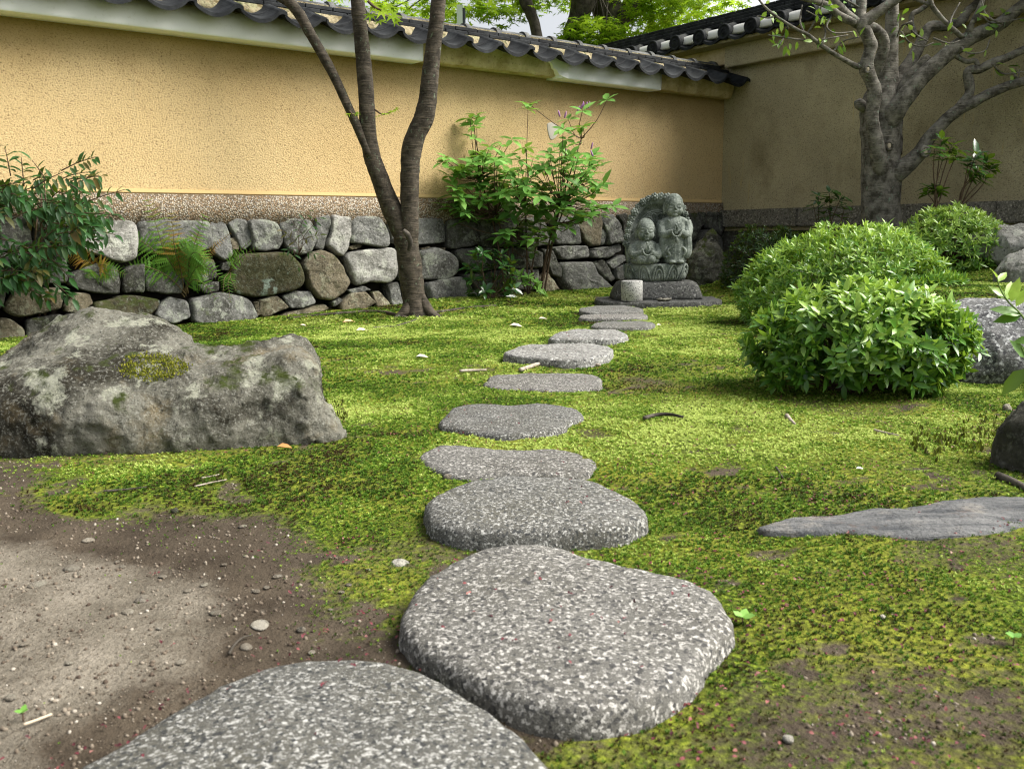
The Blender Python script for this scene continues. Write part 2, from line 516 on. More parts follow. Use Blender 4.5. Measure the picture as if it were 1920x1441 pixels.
def plaster(name, base, dark, pit, streak=None, patch=None):
    t = NT(name)
    mp = t.map((1, 1, 1), (0, 0, -(math.pi / 2 - AZ)))
    c = t.mix(t.ramp(t.noise(.9, 5, .6), (.35, 0.), (.7, 1.)), base, dark)
    g = t.noise(66, 4, .7, t.map((1, 1, 1.25), (0, .6, 0)))
    c = t.mix(t.ramp(g, (.33, .95), (.46, 0.)), c, pit)
    c = t.mix(t.ramp(g, (.56, 0.), (.72, .45)), c, tuple(min(1, x * 1.25) for x in base))
    if streak:
        s = t.noise(1.0, 4, .6, t.map((7, 7, 1.2)))
        c = t.mix(t.math('MULTIPLY', t.ramp(s, (.60, 0.), (.70, .5)), t.ramp(t.noise(1.7, 3), (.45, 0.), (.6, 1.))), c, streak)
    if patch: c = patch(t, c)
    return t.out(c, .92, t.bump(g, .75, .016), .1)

def ochre_eave_shade(t, c):
    z = t.sep(2); n = t.noise(1.6, 5, .6)
    f = t.ramp(t.math('ADD', z, t.math('MULTIPLY', n, .55)), (0, 0), (1, 1))
    top = t.math('SUBTRACT', t.math('ADD', z, t.math('MULTIPLY', n, .5)), 2.25)       # eave shade painted into the top of the plaster
    c = t.mix(t.math('MULTIPLY', t.ramp(top, (.0, 0.), (.35, 1.)), .55), c, (.22, .15, .05))
    return c
M_OCHRE = plaster('ochre_plaster', (.59, .445, .235), (.53, .385, .19), (.20, .14, .068), (.43, .35, .20), ochre_eave_shade)
def olive_stain(t, c):
    c = t.mix(t.ramp(t.noise(2.2, 5, .65, t.map((1, 1, .7))), (.5, 0.), (.75, .6)), c, (.14, .115, .055))
    s = t.noise(1.0, 3, .5, t.map((16, 16, 1.4), (0, .12, 0)))
    c = t.mix(t.math('MULTIPLY', t.ramp(s, (.66, 0.), (.72, .7)), t.ramp(t.noise(1.3, 2), (.5, 0.), (.6, 1.))), c, (.5, .38, .16))
    return c
M_OLIVE = plaster('weathered_brown_plaster', (.47, .415, .26), (.33, .29, .18), (.10, .085, .05), None, olive_stain)
def t_white():
    t = NT('white_plaster')
    z = t.sep(2); n = t.noise(5, 5, .65); n2 = t.noise(1.0, 3, .5, t.map((3.0, 3.0, .4)))
    q = t.math('ADD', t.math('ADD', t.math('SUBTRACT', z, 2.47), t.math('MULTIPLY', t.math('SUBTRACT', n2, .5), .25)), t.math('MULTIPLY', t.math('SUBTRACT', n, .5), .10))
    c = t.mix(t.ramp(q, (.03, 0.), (.10, .75)), (.92, .935, .96), (.48, .45, .38))
    c = t.mix(t.ramp(t.noise(30, 3), (.6, 0.), (.8, .25)), c, (.5, .48, .4))
    return t.out(c, .85, t.bump(n, .2, .01), .15)
M_WHITE = t_white()
def t_bare():
    t = NT('bare_clay_plaster')
    c = t.mix(t.ramp(t.noise(6, 6, .7), (.38, 0.), (.65, 1.)), (.62, .52, .32), (.40, .31, .15))
    c = t.mix(t.ramp(t.noise(28, 5, .7), (.58, 0.), (.70, .8)), c, (.17, .12, .05))
    return t.out(c, .95, t.bump(t.noise(24, 6, .7), .8, .02), .1)
M_BARE = t_bare()
def t_pebble():
    t = NT('pebble_dash_render')
    v = t.vor(78, 'F1', 'Color'); dd = t.vor(78, 'F1', 'Distance')
    q = t.sep(0, v)
    c = t.ramp(q, (0., (.10, .085, .06)), (.25, (.26, .17, .095)), (.5, (.32, .27, .19)), (.75, (.45, .41, .34)), (1., (.22, .21, .195)))
    c = t.mix(t.ramp(dd, (.42, 0.), (.62, .9)), c, (.10, .075, .045))
    c = t.mix(t.ramp(t.noise(2.5, 4), (.45, 0.), (.7, .4)), c, (.2, .15, .09))
    return t.out(c, .85, t.bump(t.math('SUBTRACT', 1, dd), .8, .012), .25)
M_PEBBLE = t_pebble()
def t_tile(name, base=(.009, .0105, .012), light=(.030, .033, .035), lich=None):
    t = NT(name)
    c = t.mix(t.ramp(t.noise(9, 5, .65), (.42, 0.), (.72, 1.)), base, light)
    if lich: c = t.mix(t.ramp(t.noise(13, 6, .7), (.55, 0.), (.66, .85)), c, lich)
    r = t.n('ShaderNodeHueSaturation'); t.put(r.inputs['Color'], c)
    t.put(r.inputs['Value'], t.math('ADD', t.math('MULTIPLY', t.rand(), .5), .75))
    return t.out(r.outputs[0], .75, t.bump(t.noise(40, 5, .65), .35, .006), .15)
M_TILE = t_tile('smoked_roof_tile')
M_TILEL = t_tile('lichened_ridge_tile', (.045, .048, .048), (.13, .13, .125), (.17, .17, .145))
M_MORTAR = rock('mossy_mortar', (.33, .28, .17), (.14, .11, .05), (.30, .29, .16), (.45, .40, .28), .3, 40)
M_GRAN = granite('step_granite')
M_GRANF = granite('step_granite_pale', (.20, .20, .19), (.50, .50, .48), (.06, .06, .06), 90, (.17, .165, .145), .5)
M_GRAN2 = granite('step_granite_brown', (.12, .117, .107), (.40, .39, .365), (.03, .03, .03), 160, (.078, .074, .060))
M_CURB = granite('curb_granite', (.20, .19, .16), (.40, .37, .31), (.07, .066, .055), 60, (.13, .125, .085), .52, .12)
M_CYL = granite('cut_granite', (.42, .42, .40), (.60, .60, .58), (.07, .07, .07), 120, (.48, .47, .45), .5, .05)
M_ROCKS = [rock('wall_stone_grey', (.17, .172, .16), (.06, .06, .052), (.28, .30, .245), (.36, .36, .34), .15, 42),
           rock('wall_stone_pale', (.32, .315, .29), (.15, .148, .13), (.42, .43, .37), (.52, .51, .48), .0, 46),
           rock('wall_stone_brown', (.18, .155, .105), (.07, .062, .04), (.27, .27, .19), (.36, .33, .25), .25, 44),
           rock('wall_stone_dark', (.095, .095, .084), (.035, .035, .028), (.19, .21, .16), (.25, .25, .23), .35, 42),
           rock('wall_stone_mossy', (.085, .075, .045), (.04, .036, .02), (.27, .34, .29), (.22, .24, .19), .9, 36, lamt=.60)]
M_BOULD = rock('boulder_stone', (.195, .19, .155), (.030, .027, .018), (.36, .37, .29), (.40, .40, .35), .25, 95, (.22, .17, .09), .05, .56)
M_BOULG = granite('boulder_granite', (.13, .132, .135), (.44, .45, .45), (.035, .036, .04), 75, (.11, .11, .10), .5, .05)
M_DARKR = rock('dark_mossy_rock', (.10, .098, .078), (.032, .032, .024), (.22, .24, .17), (.26, .26, .23), .5, 30, None, .05)
def t_slate():
    t = NT('slate_rock'); mp = t.map((4, 22, 22), (0, 0, -.35)); n1 = t.noise(1.0, 6, .7, mp); n2 = t.noise(9, 6, .7)
    c = t.mix(t.ramp(n1, (.36, 0.), (.64, 1.)), (.075, .080, .086), (.22, .222, .22))
    c = t.mix(t.ramp(n2, (.55, 0.), (.66, .8)), c, (.27, .255, .23)); c = t.mix(t.ramp(t.noise(5, 5, .7), (.58, 0.), (.68, .7)), c, (.16, .10, .07))
    c = t.mix(t.ramp(t.noise(90, 4, .7), (.55, 0.), (.68, .7)), c, (.03, .03, .03))
    return t.out(c, .9, t.bump(t.math('ADD', n1, t.math('MULTIPLY', t.noise(50, 6, .75), .6)), 1.0, .03), .15)
M_FLAT = t_slate()
def t_statue():
    t = NT('carved_stone')
    c = t.mix(t.ramp(t.noise(9, 5, .65), (.38, 0.), (.66, 1.)), (.08, .098, .082), (.27, .30, .265))
    c = t.mix(t.ramp(t.noise(85, 3, .7), (.56, 0.), (.68, .8)), c, (.46, .48, .45))
    c = t.mix(t.ramp(t.noise(75, 3, .7, t.map((1, 1, 1), (1, 2, 3))), (.58, 0.), (.68, .85)), c, (.05, .06, .05))
    return t.out(c, .85, t.bump(t.noise(70, 4, .7), .4, .006), .2)
M_STAT = t_statue()
M_PED = granite('pedestal_stone', (.075, .078, .075), (.22, .22, .21), (.03, .03, .03), 60, (.06, .06, .05), .55, .05)
M_DARK = NT('soil_behind_stones').out((.02, .017, .012), 1.0)
M_MAPLEB = barkmat('maple_bark', (.024, .020, .014), (.072, .060, .045), (.13, .16, .11), .7, 16)
M_GREYB = barkmat('smooth_grey_bark', (.055, .050, .040), (.23, .215, .185), (.19, .25, .19), .35, 11)
M_DARKB = barkmat('rough_dark_bark', (.03, .026, .02), (.10, .088, .072), None, 0, 9)
M_TWIG = barkmat('twig_bark', (.07, .045, .03), (.13, .09, .06), None, 0, 30)
M_ROOT = barkmat('dry_root', (.24, .20, .16), (.42, .37, .31), None, 0, 30)
M_CUT = NT('cut_wood').out((.45, .38, .28), .8)
M_LFRONT = leafmat('azalea_leaf', (.018, .072, .010), (.10, .25, .03), (.42, .60, .13), .3, .32)
M_LDARK = leafmat('dark_hedge_leaf', (.012, .035, .010), (.03, .075, .018), (.07, .14, .03), .3, .22)
M_LSHRUB = leafmat('shrub_leaf', (.05, .15, .028), (.14, .33, .055), (.27, .50, .11), .5, .32, .3)
M_LNAND = leafmat('nandina_leaf', (.008, .045, .008), (.024, .10, .016), (.14, .08, .018), .55, .22)
M_LFERN = leafmat('fern_leaf', (.03, .11, .016), (.12, .26, .03), (.30, .15, .03), .55, .3, .2)
M_LGLOSS = leafmat('glossy_leaf', (.012, .045, .012), (.03, .095, .02), (.09, .19, .03), .22, .2, .6)
M_LMAPLE = leafmat('maple_leaf', (.08, .20, .012), (.22, .42, .02), (.45, .62, .05), .5, .6, .2)

# ================================================================== ground
def wpoly(px, z=0.0):
    return [tuple(on_z(x, y, z)[:2]) for x, y in px]
STONES = [   # traced top edges of the stepping stones, near to far: outline, height, label
 ([(150,1455),(200,1412),(260,1375),(350,1318),(430,1275),(520,1245),(600,1233),(690,1233),(740,1243),(800,1270),(870,1310),(940,1360),(990,1405),(1012,1441),(1015,1510),(950,1590),(800,1650),(560,1660),(330,1625),(180,1545)], .05,
  'broad grey granite stepping stone nearest the viewer, cut by the bottom edge'),
 ([(762,1160),(775,1128),(800,1092),(840,1062),(900,1032),(960,1021),(1030,1023),(1090,1036),(1150,1053),(1210,1067),(1270,1082),(1320,1105),(1350,1135),(1357,1165),(1325,1195),(1300,1225),(1280,1258),(1225,1290),(1150,1310),(1065,1316),(980,1298),(900,1262),(830,1222),(780,1190)], .05,
  'large flat-topped granite stepping stone, second from the viewer, beside the lowest left stone'),
 ([(808,955),(822,928),(870,906),(935,896),(1000,893),(1075,893),(1110,900),(1160,925),(1198,950),(1206,962),(1188,974),(1145,985),(1090,988),(1040,989),(960,990),(880,988),(825,978)], .045,
  'thick oval granite stepping stone, third from the viewer, with a straight front edge'),
 ([(791,856),(812,839),(835,833),(930,842),(1040,843),(1085,848),(1113,860),(1104,875),(1100,884),(1070,888),(960,889),(880,892),(855,891),(825,880)], .016,
  'wide notched granite stepping stone touching the back of the third stone'),
 ([(826,794),(840,775),(865,761),(940,757),(1030,758),(1075,765),(1089,778),(1060,790),(1055,800),(1030,806),(985,812),(930,814),(880,806),(840,799)], .022,
  'pointed oval granite stepping stone, fifth from the viewer, ringed by moss'),
 ([(916,712),(930,702),(1010,700),(1100,701),(1122,707),(1125,717),(1118,725),(1060,730),(960,728),(914,721)], .022,
  'low rectangular grey stepping stone just in front of the pale crossing root'),
 ([(948,659),(985,647),(1030,644),(1100,643),(1140,648),(1145,657),(1135,665),(1105,671),(1060,673),(990,668),(960,664)], .05,
  'pale thick oval stepping stone just behind the pale crossing root'),
 ([(1031,634),(1055,622),(1090,618),(1150,619),(1170,625),(1173,631),(1150,635),(1060,636)], .045,
  'pale rounded stepping stone, eighth from the viewer'),
 ([(1111,610),(1130,603),(1200,601),(1226,605),(1215,611),(1180,613),(1120,613)], .03,
  'thin dark grey stepping stone, ninth from the viewer, right of its neighbours'),
 ([(1088,592),(1105,586),(1160,584),(1205,588),(1211,592),(1190,595),(1140,596),(1095,595)], .03,
  'small grey stepping stone pressed against the front of the last stone'),
 ([(1088,581),(1100,575),(1150,572),(1195,576),(1203,580),(1180,584),(1110,585)], .055,
  'last grey stepping stone, in front of the statue slab'),
]
STEP = []
for px, h, lab in STONES:
    z0 = 0.0
    P = np.array([on_z(x, y, h)[:2] for x, y in px]); c = P.mean(0); z0 = g1(*c)
    STEP.append(np.array([on_z(x, y, z0 + h)[:2] for x, y in px]))

DIRT_PALE = wpoly([(-700,930),(-100,950),(20,975),(90,1005),(190,1020),(300,1045),(400,1085),(440,1130),(440,1190),(430,1250),(330,1340),(210,1410),(120,1480),(60,1600),(-900,1600)])
DIRT_DARK = [wpoly(q) for q in (
    [(-500,880),(60,868),(120,900),(60,930),(70,970),(230,980),(250,920),(330,935),(450,985),(520,1030),(560,1090),(500,1160),(600,1190),(760,1160),(790,1240),(620,1245),(420,1280),(300,1200),(-500,1000)],
    [(1650,985),(1760,975),(1980,975),(2000,1080),(1800,1075),(1700,1050)],
    [(1500,1270),(1700,1240),(1990,1270),(2000,1420),(1700,1470),(1350,1420),(1430,1330)],
    [(0,820),(300,850),(640,820),(660,832),(420,858),(200,878),(-60,880)],
    [(740,1195),(800,1240),(1000,1340),(1090,1380),(1010,1400),(850,1300),(720,1225)],
    [(800,985),(850,1015),(1000,1025),(1100,1020),(960,1040),(860,1070),(760,1120),(790,1050)],
    [(820,688),(900,682),(960,694),(900,706)], [(1150,700),(1260,712),(1290,728),(1190,722)],
    [(1440,740),(1600,752),(1780,745),(1740,775),(1600,785),(1470,765)])]
FIXED_ROCK = []
def moss_mask(x, y):
    """0 bare pale earth .. 1 full moss; second value: pale earth weight"""
    n = fbm2(x, y, 3.2, 4, 21); n2 = fbm2(x, y, 11, 3, 33)
    dp = in_poly(x, y, DIRT_PALE) + .10 * n + .04 * n2
    m = sstep(-.05, .46, dp); pale = sstep(.06, -.22, dp)
    isl = in_poly(x, y, wpoly([(55,900),(150,890),(240,925),(250,975),(130,985),(60,960)])) + .05 * n
    m = np.maximum(m, .8 * sstep(.03, -.04, isl)); pale = pale * sstep(-.04, .04, isl)
    for q in DIRT_DARK:
        dd = in_poly(x, y, q) + .09 * n + .06 * n2
        m = m * (1 - (.60 if q is DIRT_DARK[0] else .5) * sstep(.10, -.12, dd))
    m = m * (1 - .38 * sstep(.18, .42, fbm2(x, y, 1.5, 4, 51))) * (1 - .65 * sstep(.22, .5, n2 + .3 * n))
    m = m * (.55 + .45 * sstep(1.0, 2.6, y))
    return np.clip(m, 0, 1), pale

rows = [.55]
while rows[-1] < 13: rows.append(rows[-1] + .011 * max(rows[-1], 1.0) ** 1.15)
rows = np.array(rows + [14, 16, 20, 30, 60, 140]); u = np.linspace(-1, 1, 330); u = np.sign(u) * np.abs(u) ** 1.0
wd = .86 * rows + .55
gx = u[None] * wd[:, None]; gy = np.repeat(rows[:, None], len(u), 1)
gx = np.concatenate([gx[:, :1] - 60, gx, gx[:, -1:] + 60], 1); gy = np.concatenate([gy[:, :1], gy, gy[:, -1:]], 1)
gx = np.concatenate([gx[:1], gx]); gy = np.concatenate([gy[:1] * 0 - 40, gy])
gz = gh(gx, gy)
mm, pale = moss_mask(gx, gy)
gz = gz + .006 * mm * (fbm2(gx, gy, 24, 2, 3) + .4)
nr, nc = gx.shape; idx = np.arange(nr * nc).reshape(nr, nc)
F = np.stack([idx[:-1, :-1], idx[:-1, 1:], idx[1:, 1:], idx[1:, :-1]], -1).reshape(-1, 4)
def t_ground():
    t = NT('earth_and_moss')
    ms = t.attr('moss'); pl = t.attr('pale')
    e = t.mix(t.ramp(t.noise(5, 6, .65), (.35, 0.), (.68, 1.)), (.040, .031, .022), (.080, .064, .046))
    p = t.mix(t.ramp(t.noise(6, 6, .65), (.35, 0.), (.68, 1.)), (.105, .092, .071), (.20, .178, .143))
    p = t.mix(t.ramp(t.noise(95, 5, .7), (.52, 0.), (.66, .75)), p, (.055, .043, .030))
    p = t.mix(t.ramp(t.vor(120, 'F1', 'Distance'), (.10, .5), (.22, 0.)), p, (.33, .29, .23))
    crack = t.vor(9, 'DISTANCE_TO_EDGE', 'Distance', t.map((1, 1.6, 1), (0, 0, .6)))
    p = t.mix(t.math('MULTIPLY', t.ramp(crack, (.0, .6), (.02, 0.)), t.ramp(t.noise(4, 2), (.5, 0.), (.6, 1.))), p, (.07, .05, .035))
    c = t.mix(t.ramp(t.math('ADD', pl, t.math('MULTIPLY', t.math('SUBTRACT', t.noise(8, 7, .8), .5), 1.7)), (.20, 0.), (.78, 1.)), e, p)
    g = t.ramp(t.noise(90, 3, .6), (.30, (.012, .014, .004)), (.42, (.035, .050, .007)), (.55, (.085, .12, .011)), (.68, (.20, .25, .026)))
    g = t.mix(t.ramp(t.noise(2.2, 4, .6), (.4, 0.), (.66, .75)), g, t.ramp(t.noise(80, 3, .6), (.35, (.05, .05, .010)), (.6, (.24, .25, .03))))
    thr = t.math('ADD', ms, t.math('MULTIPLY', t.math('SUBTRACT', t.noise(38, 4, .65), .5), .9))
    f = t.ramp(thr, (.26, 0.), (.60, 1.))
    c = t.mix(f, c, g)
    h = t.math('ADD', t.math('MULTIPLY', t.noise(85, 4, .7), .7), t.math('MULTIPLY', t.noise(20, 4, .6), .6))
    return t.out(c, .95, t.bump(h, .9, .016), .1)
solid('ground', np.stack([gx, gy, gz], -1).reshape(-1, 3), F, t_ground(), kind='structure', attrs={'moss': mm.ravel(), 'pale': pale.ravel()}, loc=np.zeros(3))

# ---- moss: a carpet of little sprigs, one mass nobody could count
def in_steps(x, y, grow=0.0):
    r = np.zeros(x.shape, bool)
    for P in STEP:
        r |= in_poly(x, y, P) < grow
    return r
def moss_points():
    out = []
    for y0, y1, dens, size in ((.95, 2.2, 19000, .0049), (2.2, 4.2, 10000, .0062), (4.2, 7.5, 3400, .0092), (7.5, 12.2, 1100, .015)):
        wdt = .64 * y1 + 1.1; n = int(dens * (y1 - y0) * 2 * wdt)
        x = rng.uniform(-wdt, wdt, n); y = rng.uniform(y0, y1, n)
        k = np.abs(x) < .64 * y + 1.05
        x, y = x[k], y[k]
        s = (x - P0[0]) * D[0] + (y - P0[1]) * D[1]; o = (x - P0[0]) * N[0] + (y - P0[1]) * N[1]
        m, _ = moss_mask(x, y)
        k = (rng.uniform(0, 1, len(x)) < .006 + .994 * m ** 1.25) & (o > .25) & (s < -.1) & ~in_steps(x, y, -.004)
        x, y, m = x[k], y[k], m[k]
        z = gh(x, y) + .003
        out.append(np.stack([x, y, z, size * (.55 + .7 * rng.uniform(0, 1, len(x))) * (.6 + .5 * m), m], -1))
    return np.concatenate(out)
MP = moss_points()
tn = np.clip(.47 + .95 * fbm2(MP[:, 0], MP[:, 1], 1.7, 4, 71) + .35 * fbm2(MP[:, 0], MP[:, 1], 9, 3, 72) + rng.normal(0, .20, len(MP)) + .22 * sstep(1.6, 3.4, MP[:, 1]) - .13 + .26 * np.exp(-((MP[:, 0] - .75) / .85) ** 2 - ((MP[:, 1] - 2.95) / .75) ** 2), 0, 1)  # nearest sprigs tinted darker: foreground shade put into their colour
def t_moss():
    t = NT('moss_sprigs'); f = t.attr('tint', 'INSTANCER')
    c = t.ramp(f, (0., (.045, .030, .010)), (.12, (.030, .055, .006)), (.42, (.066, .150, .012)), (.70, (.175, .28, .026)), (1., (.45, .54, .14)))
    return t.out(c, .7, None, .15, .3)
M_MOSS = t_moss()
tufts = bpy.data.collections.new('moss_sprig_shapes')
for v in range(4):
    TV, TF = [], []
    for b in range(9):
        a = rng.uniform(0, 6.28); ln = rng.uniform(.7, 1.3); lean = rng.uniform(.25, 1.0); w = .20
        base = np.array([rng.uniform(-.5, .5), rng.uniform(-.5, .5), -.15]); dr = np.array([math.cos(a), math.sin(a), 0]); sd = np.array([-dr[1], dr[0], 0])
        mid = base + dr * lean * .45 * ln + np.array([0, 0, .6 * ln]); tip = base + dr * lean * 1.0 * ln + np.array([0, 0, .95 * ln])
        k = len(TV); TV += [base - sd * w * .4, base + sd * w * .4, mid + sd * w, mid - sd * w, tip]; TF += [(k, k + 1, k + 2), (k, k + 2, k + 3), (k + 3, k + 2, k + 4)]
    o = bpy.data.objects.new('moss_sprig', _mesh('moss_sprig', np.array(TV), TF, M_MOSS, False)); tufts.objects.link(o)
me = bpy.data.meshes.new('moss'); me.vertices.add(len(MP)); me.vertices.foreach_set('co', MP[:, :3].astype(np.float32).ravel())
for nm, val in (('size', MP[:, 3]), ('tint', tn), ('turn', rng.uniform(0, 6.28, len(MP)))):
    a = me.attributes.new(nm, 'FLOAT', 'POINT'); a.data.foreach_set('value', val.astype(np.float32))
me.materials.append(M_MOSS)
moss = link('moss', me); tag(moss, 'bright yellow-green moss carpet covering the garden ground', 'moss', kind='stuff')
ng = bpy.data.node_groups.new('moss_scatter', 'GeometryNodeTree')
ng.interface.new_socket('Geometry', in_out='INPUT', socket_type='NodeSocketGeometry')
ng.interface.new_socket('Geometry', in_out='OUTPUT', socket_type='NodeSocketGeometry')
gi, go = ng.nodes.new('NodeGroupInput'), ng.nodes.new('NodeGroupOutput')
ci = ng.nodes.new('GeometryNodeCollectionInfo'); ci.inputs['Collection'].default_value = tufts; ci.inputs['Separate Children'].default_value = True; ci.inputs['Reset Children'].default_value = True
ip = ng.nodes.new('GeometryNodeInstanceOnPoints'); ip.inputs['Pick Instance'].default_value = True
def gattr(nm):
    q = ng.nodes.new('GeometryNodeInputNamedAttribute'); q.data_type = 'FLOAT'; q.inputs['Name'].default_value = nm; return q.outputs['Attribute']
cx = ng.nodes.new('ShaderNodeCombineXYZ'); ng.links.new(gattr('turn'), cx.inputs[2])
L = ng.links.new
m2p = ng.nodes.new('GeometryNodeMeshToPoints'); L(gi.outputs[0], m2p.inputs[0])
L(m2p.outputs[0], ip.inputs['Points']); L(ci.outputs[0], ip.inputs['Instance']); L(cx.outputs[0], ip.inputs['Rotation']); L(gattr('size'), ip.inputs['Scale']); L(ip.outputs[0], go.inputs[0])
md = moss.modifiers.new('scatter', 'NODES'); md.node_group = ng

# ================================================================== stepping stones
def slab_stone(P, top, low, seed, crown=.010, rnd=.02, n=72):
    """stone with a traced outline: rounded shoulder, slightly domed top, sides going into the ground"""
    Q = resample(catmull(np.asarray(P), 6, True), n); c = Q.mean(0)
    e = np.roll(Q, -1, 0) - np.roll(Q, 1, 0); nn = nrm(np.stack([e[:, 1], -e[:, 0]], -1))
    if ((Q - c) * nn).sum(1).mean() < 0: nn = -nn
    rings = []
    for off, z in ((rnd * .9, low), (rnd * 1.0, low * .4 + top * .6 - rnd), (rnd * .75, top - rnd * .75), (rnd * .3, top - rnd * .25), (-rnd * .4, top)):
        rings.append(np.concatenate([Q + nn * off, np.full((n, 1), z)], 1))
    q0 = Q - nn * rnd * .4
    for f in (.86, .70, .54, .38, .22, .08):
        rings.append(np.concatenate([c + (q0 - c) * f, np.full((n, 1), top + crown * (1 - f * f))], 1))
    V, F = loft(rings)
    d = fbm(V * 9, 4, seed); V[:, 2] += .010 * d * (V[:, 2] > low + .005); V[:, :2] += .014 * np.stack([fbm(V * 13, 4, seed + 5, .65), fbm(V * 13, 4, seed + 9, .65)], -1)
    V[:, 2] += .0035 * fbm(V * 45, 3, seed + 2)
    return V, F
for i, ((px, h, lab), P) in enumerate(zip(STONES, STEP)):
    c = P.mean(0); z0 = g1(*c)
    V, F = slab_stone(P, z0 + h, z0 - .06, i * 11, .012 if i < 3 else .006, .020 if i < 3 else .014)
    solid('stepping_stone', V, F, M_GRANF if i in (6, 7) else M_GRAN2 if i in (1, 3, 5, 9) else M_GRAN, lab, 'stepping stone', 'stepping stones leading to the statue')

# ================================================================== long ochre wall with its tiled coping
S0 = -13.0
wall = thing('garden_wall', 'long ochre plastered garden wall on a rough stone footing, capped with grey tiles', 'wall', W(-5, -.15, 0))
V, F = wbox(S0, -.002, -.30, 0, 1.06, 2.70); part('plaster', V, F, M_OCHRE, wall, False)
V, F = rbox(S0, -.004, .0, .012, 1.066, 1.098, .004); part('plaster_lip', V, F, NT('lip_plaster').out((.62, .45, .21), .85), wall, False)
n = 130; ss = np.linspace(S0, -.004, n)
def strip(prof):
    """extrude a profile given as function s -> list of (o,z) along the wall"""
    rings = [np.array([W(s, o, z) for o, z in prof(s)]) for s in ss]
    return loft(rings)
V, F = strip(lambda s: [(-.2, 1.058), (.030, 1.058), (.050 + .012 * math.sin(s * 5), .93), (.055, .80), (-.2, .80)])
part('pebble_dash_band', V, F, M_PEBBLE, wall)
V, F = wbox(S0, -.01, -.28, -.02, -.2, 1.0); part('earth_core', V, F, M_DARK, wall, False)
# cornice: white plaster, broken away in two places down to the clay
def cornice(s0, s1, bare, seed):
    n = max(6, int((s1 - s0) / .035)); rg = []
    for k in range(n + 1):
        s = s0 + (s1 - s0) * k / n; q = fbm(np.array([[s * 9, seed, 0]]), 4, seed)[0]; q2 = fbm(np.array([[s * 25, seed, 4]]), 3, seed)[0]
        if bare:
            e = .035 * q; pr = [(-.01, 2.372), (.08, 2.366 + .01 * q2), (.155 + e, 2.372 + .014 * q2), (.175 + e, 2.395 + .02 * q + .012 * q2), (.195 + e * .6, 2.44), (.215, 2.56), (-.01, 2.56)]
        else:
            pr = [(-.01, 2.354), (.10, 2.352), (.212, 2.351), (.218, 2.354), (.222, 2.375), (.235, 2.56), (-.01, 2.56)]
        rg.append(np.array([W(s, o, z) for o, z in pr]))
    return loft(rg)
for s0, s1, bare in ((S0, -4.70, 0), (-4.70, -2.98, 1), (-2.98, -1.40, 0), (-1.40, -.06, 1)):
    V, F = cornice(s0 + .002, s1 - .002, bare, int(-s0 * 10)); part('cornice', V, F, M_BARE if bare else M_WHITE, wall, not bare)['label'] = 'broken cornice showing bare clay' if bare else 'white plastered cornice'
# jagged white remnant over the right end of the long break
V, F = loft([np.array([W(s, o, z) for o, z in ((.17, zb), (.236, zb + .002), (.240, 2.55), (.17, 2.55))]) for s, zb in ((-3.16, 2.54), (-3.13, 2.50), (-3.10, 2.49), (-3.07, 2.44), (-3.03, 2.425), (-2.99, 2.38), (-2.93, 2.36), (-2.86, 2.353))])
part('cornice', V, F, M_WHITE, wall, False)
# small lost patch on the plaster
def flat_patch(px, o0, o1, mat):
    P = np.array([on_wall(x, y) for x, y in px]); Q = resample(catmull(P, 4, True), 26); c = Q.mean(0)
    rg = [np.array([W(s, o, z) for s, z in q]) for q, o in ((Q, o0), (Q, o1 * .6), (c + (Q - c) * .93, o1))]
    return loft(rg)
V, F = flat_patch([(1026,232),(1043,233),(1046,250),(1036,262),(1030,258)], -.01, .006, None); part('repair_patch', V, F, NT('grey_patch').out((.50, .47, .40), .9), wall)
# eave tiles: one S-shaped pan tile each
TS = .385
def pan_tile():
    """local x along the wall (0..TS), y out of the wall, z up; front edge at y=0"""
    n = 22; top, bot = [], []
    for k in range(n + 1):
        u = k / n
        z = -.078 * abs(math.sin(math.pi * (u / .80 if u < .80 else 1.0))) ** .72 if u < .80 else .016 * math.sin(math.pi * (u - .80) / .20)
        top.append(z)
    rg = []
    for yy, dz in ((0, 0), (-.012, .006), (-.30, .105)):
        t = [(k / n * (TS + .022) - .011, yy, top[k] + dz + (0 if yy else -.004)) for k in range(n + 1)]
        b = [(k / n * (TS + .022) - .011, yy, top[k] + dz - (.036 if yy > -.1 else .022)) for k in range(n, -1, -1)]
        rg.append(np.array(t + b))
    return loft(rg)
TV, TF = pan_tile(); me_tile = _mesh('roof_tile', TV, TF, M_TILE, False)
_rt = np.stack([D, N, [0, 0, 1]], -1)
k = 0; s = -.40 - TS
while s > S0:
    b = _rt @ np.array(Matrix.Rotation(rng.normal(0, .008), 3, 'X') @ Matrix.Rotation(rng.normal(0, .012), 3, 'Y'))
    inst('roof_tile', me_tile, wall, W(s, .41 + rng.normal(0, .006), 2.578 + rng.normal(0, .003)), b); s -= TS
inst('roof_tile', me_tile, wall, W(-.395, .41, 2.575), _rt, (1.0, 1, 1))
# second course of pan tiles further up the slope (its lip shows as a flat band)
TV2 = TV.copy(); TV2[:, 2] *= .9
me_tile2 = _mesh('roof_tile', TV2, TF, M_TILE, False)
s = -.40 - TS
while s > S0:
    inst('roof_tile', me_tile2, wall, W(s + .0, .245 + rng.normal(0, .012), 2.628 + rng.normal(0, .004)), _rt, (.98, .75, .9)); s -= TS
V, F = strip(lambda s: [(.24, 2.56 + .012 * math.sin(s * 31)), (.17 + .02 * math.sin(s * 16.3), 2.62 + .012 * math.sin(s * 40)), (.10, 2.685), (-.30, 2.685), (-.30, 2.55)])
part('bedding_mortar', V, F, M_MORTAR, wall)
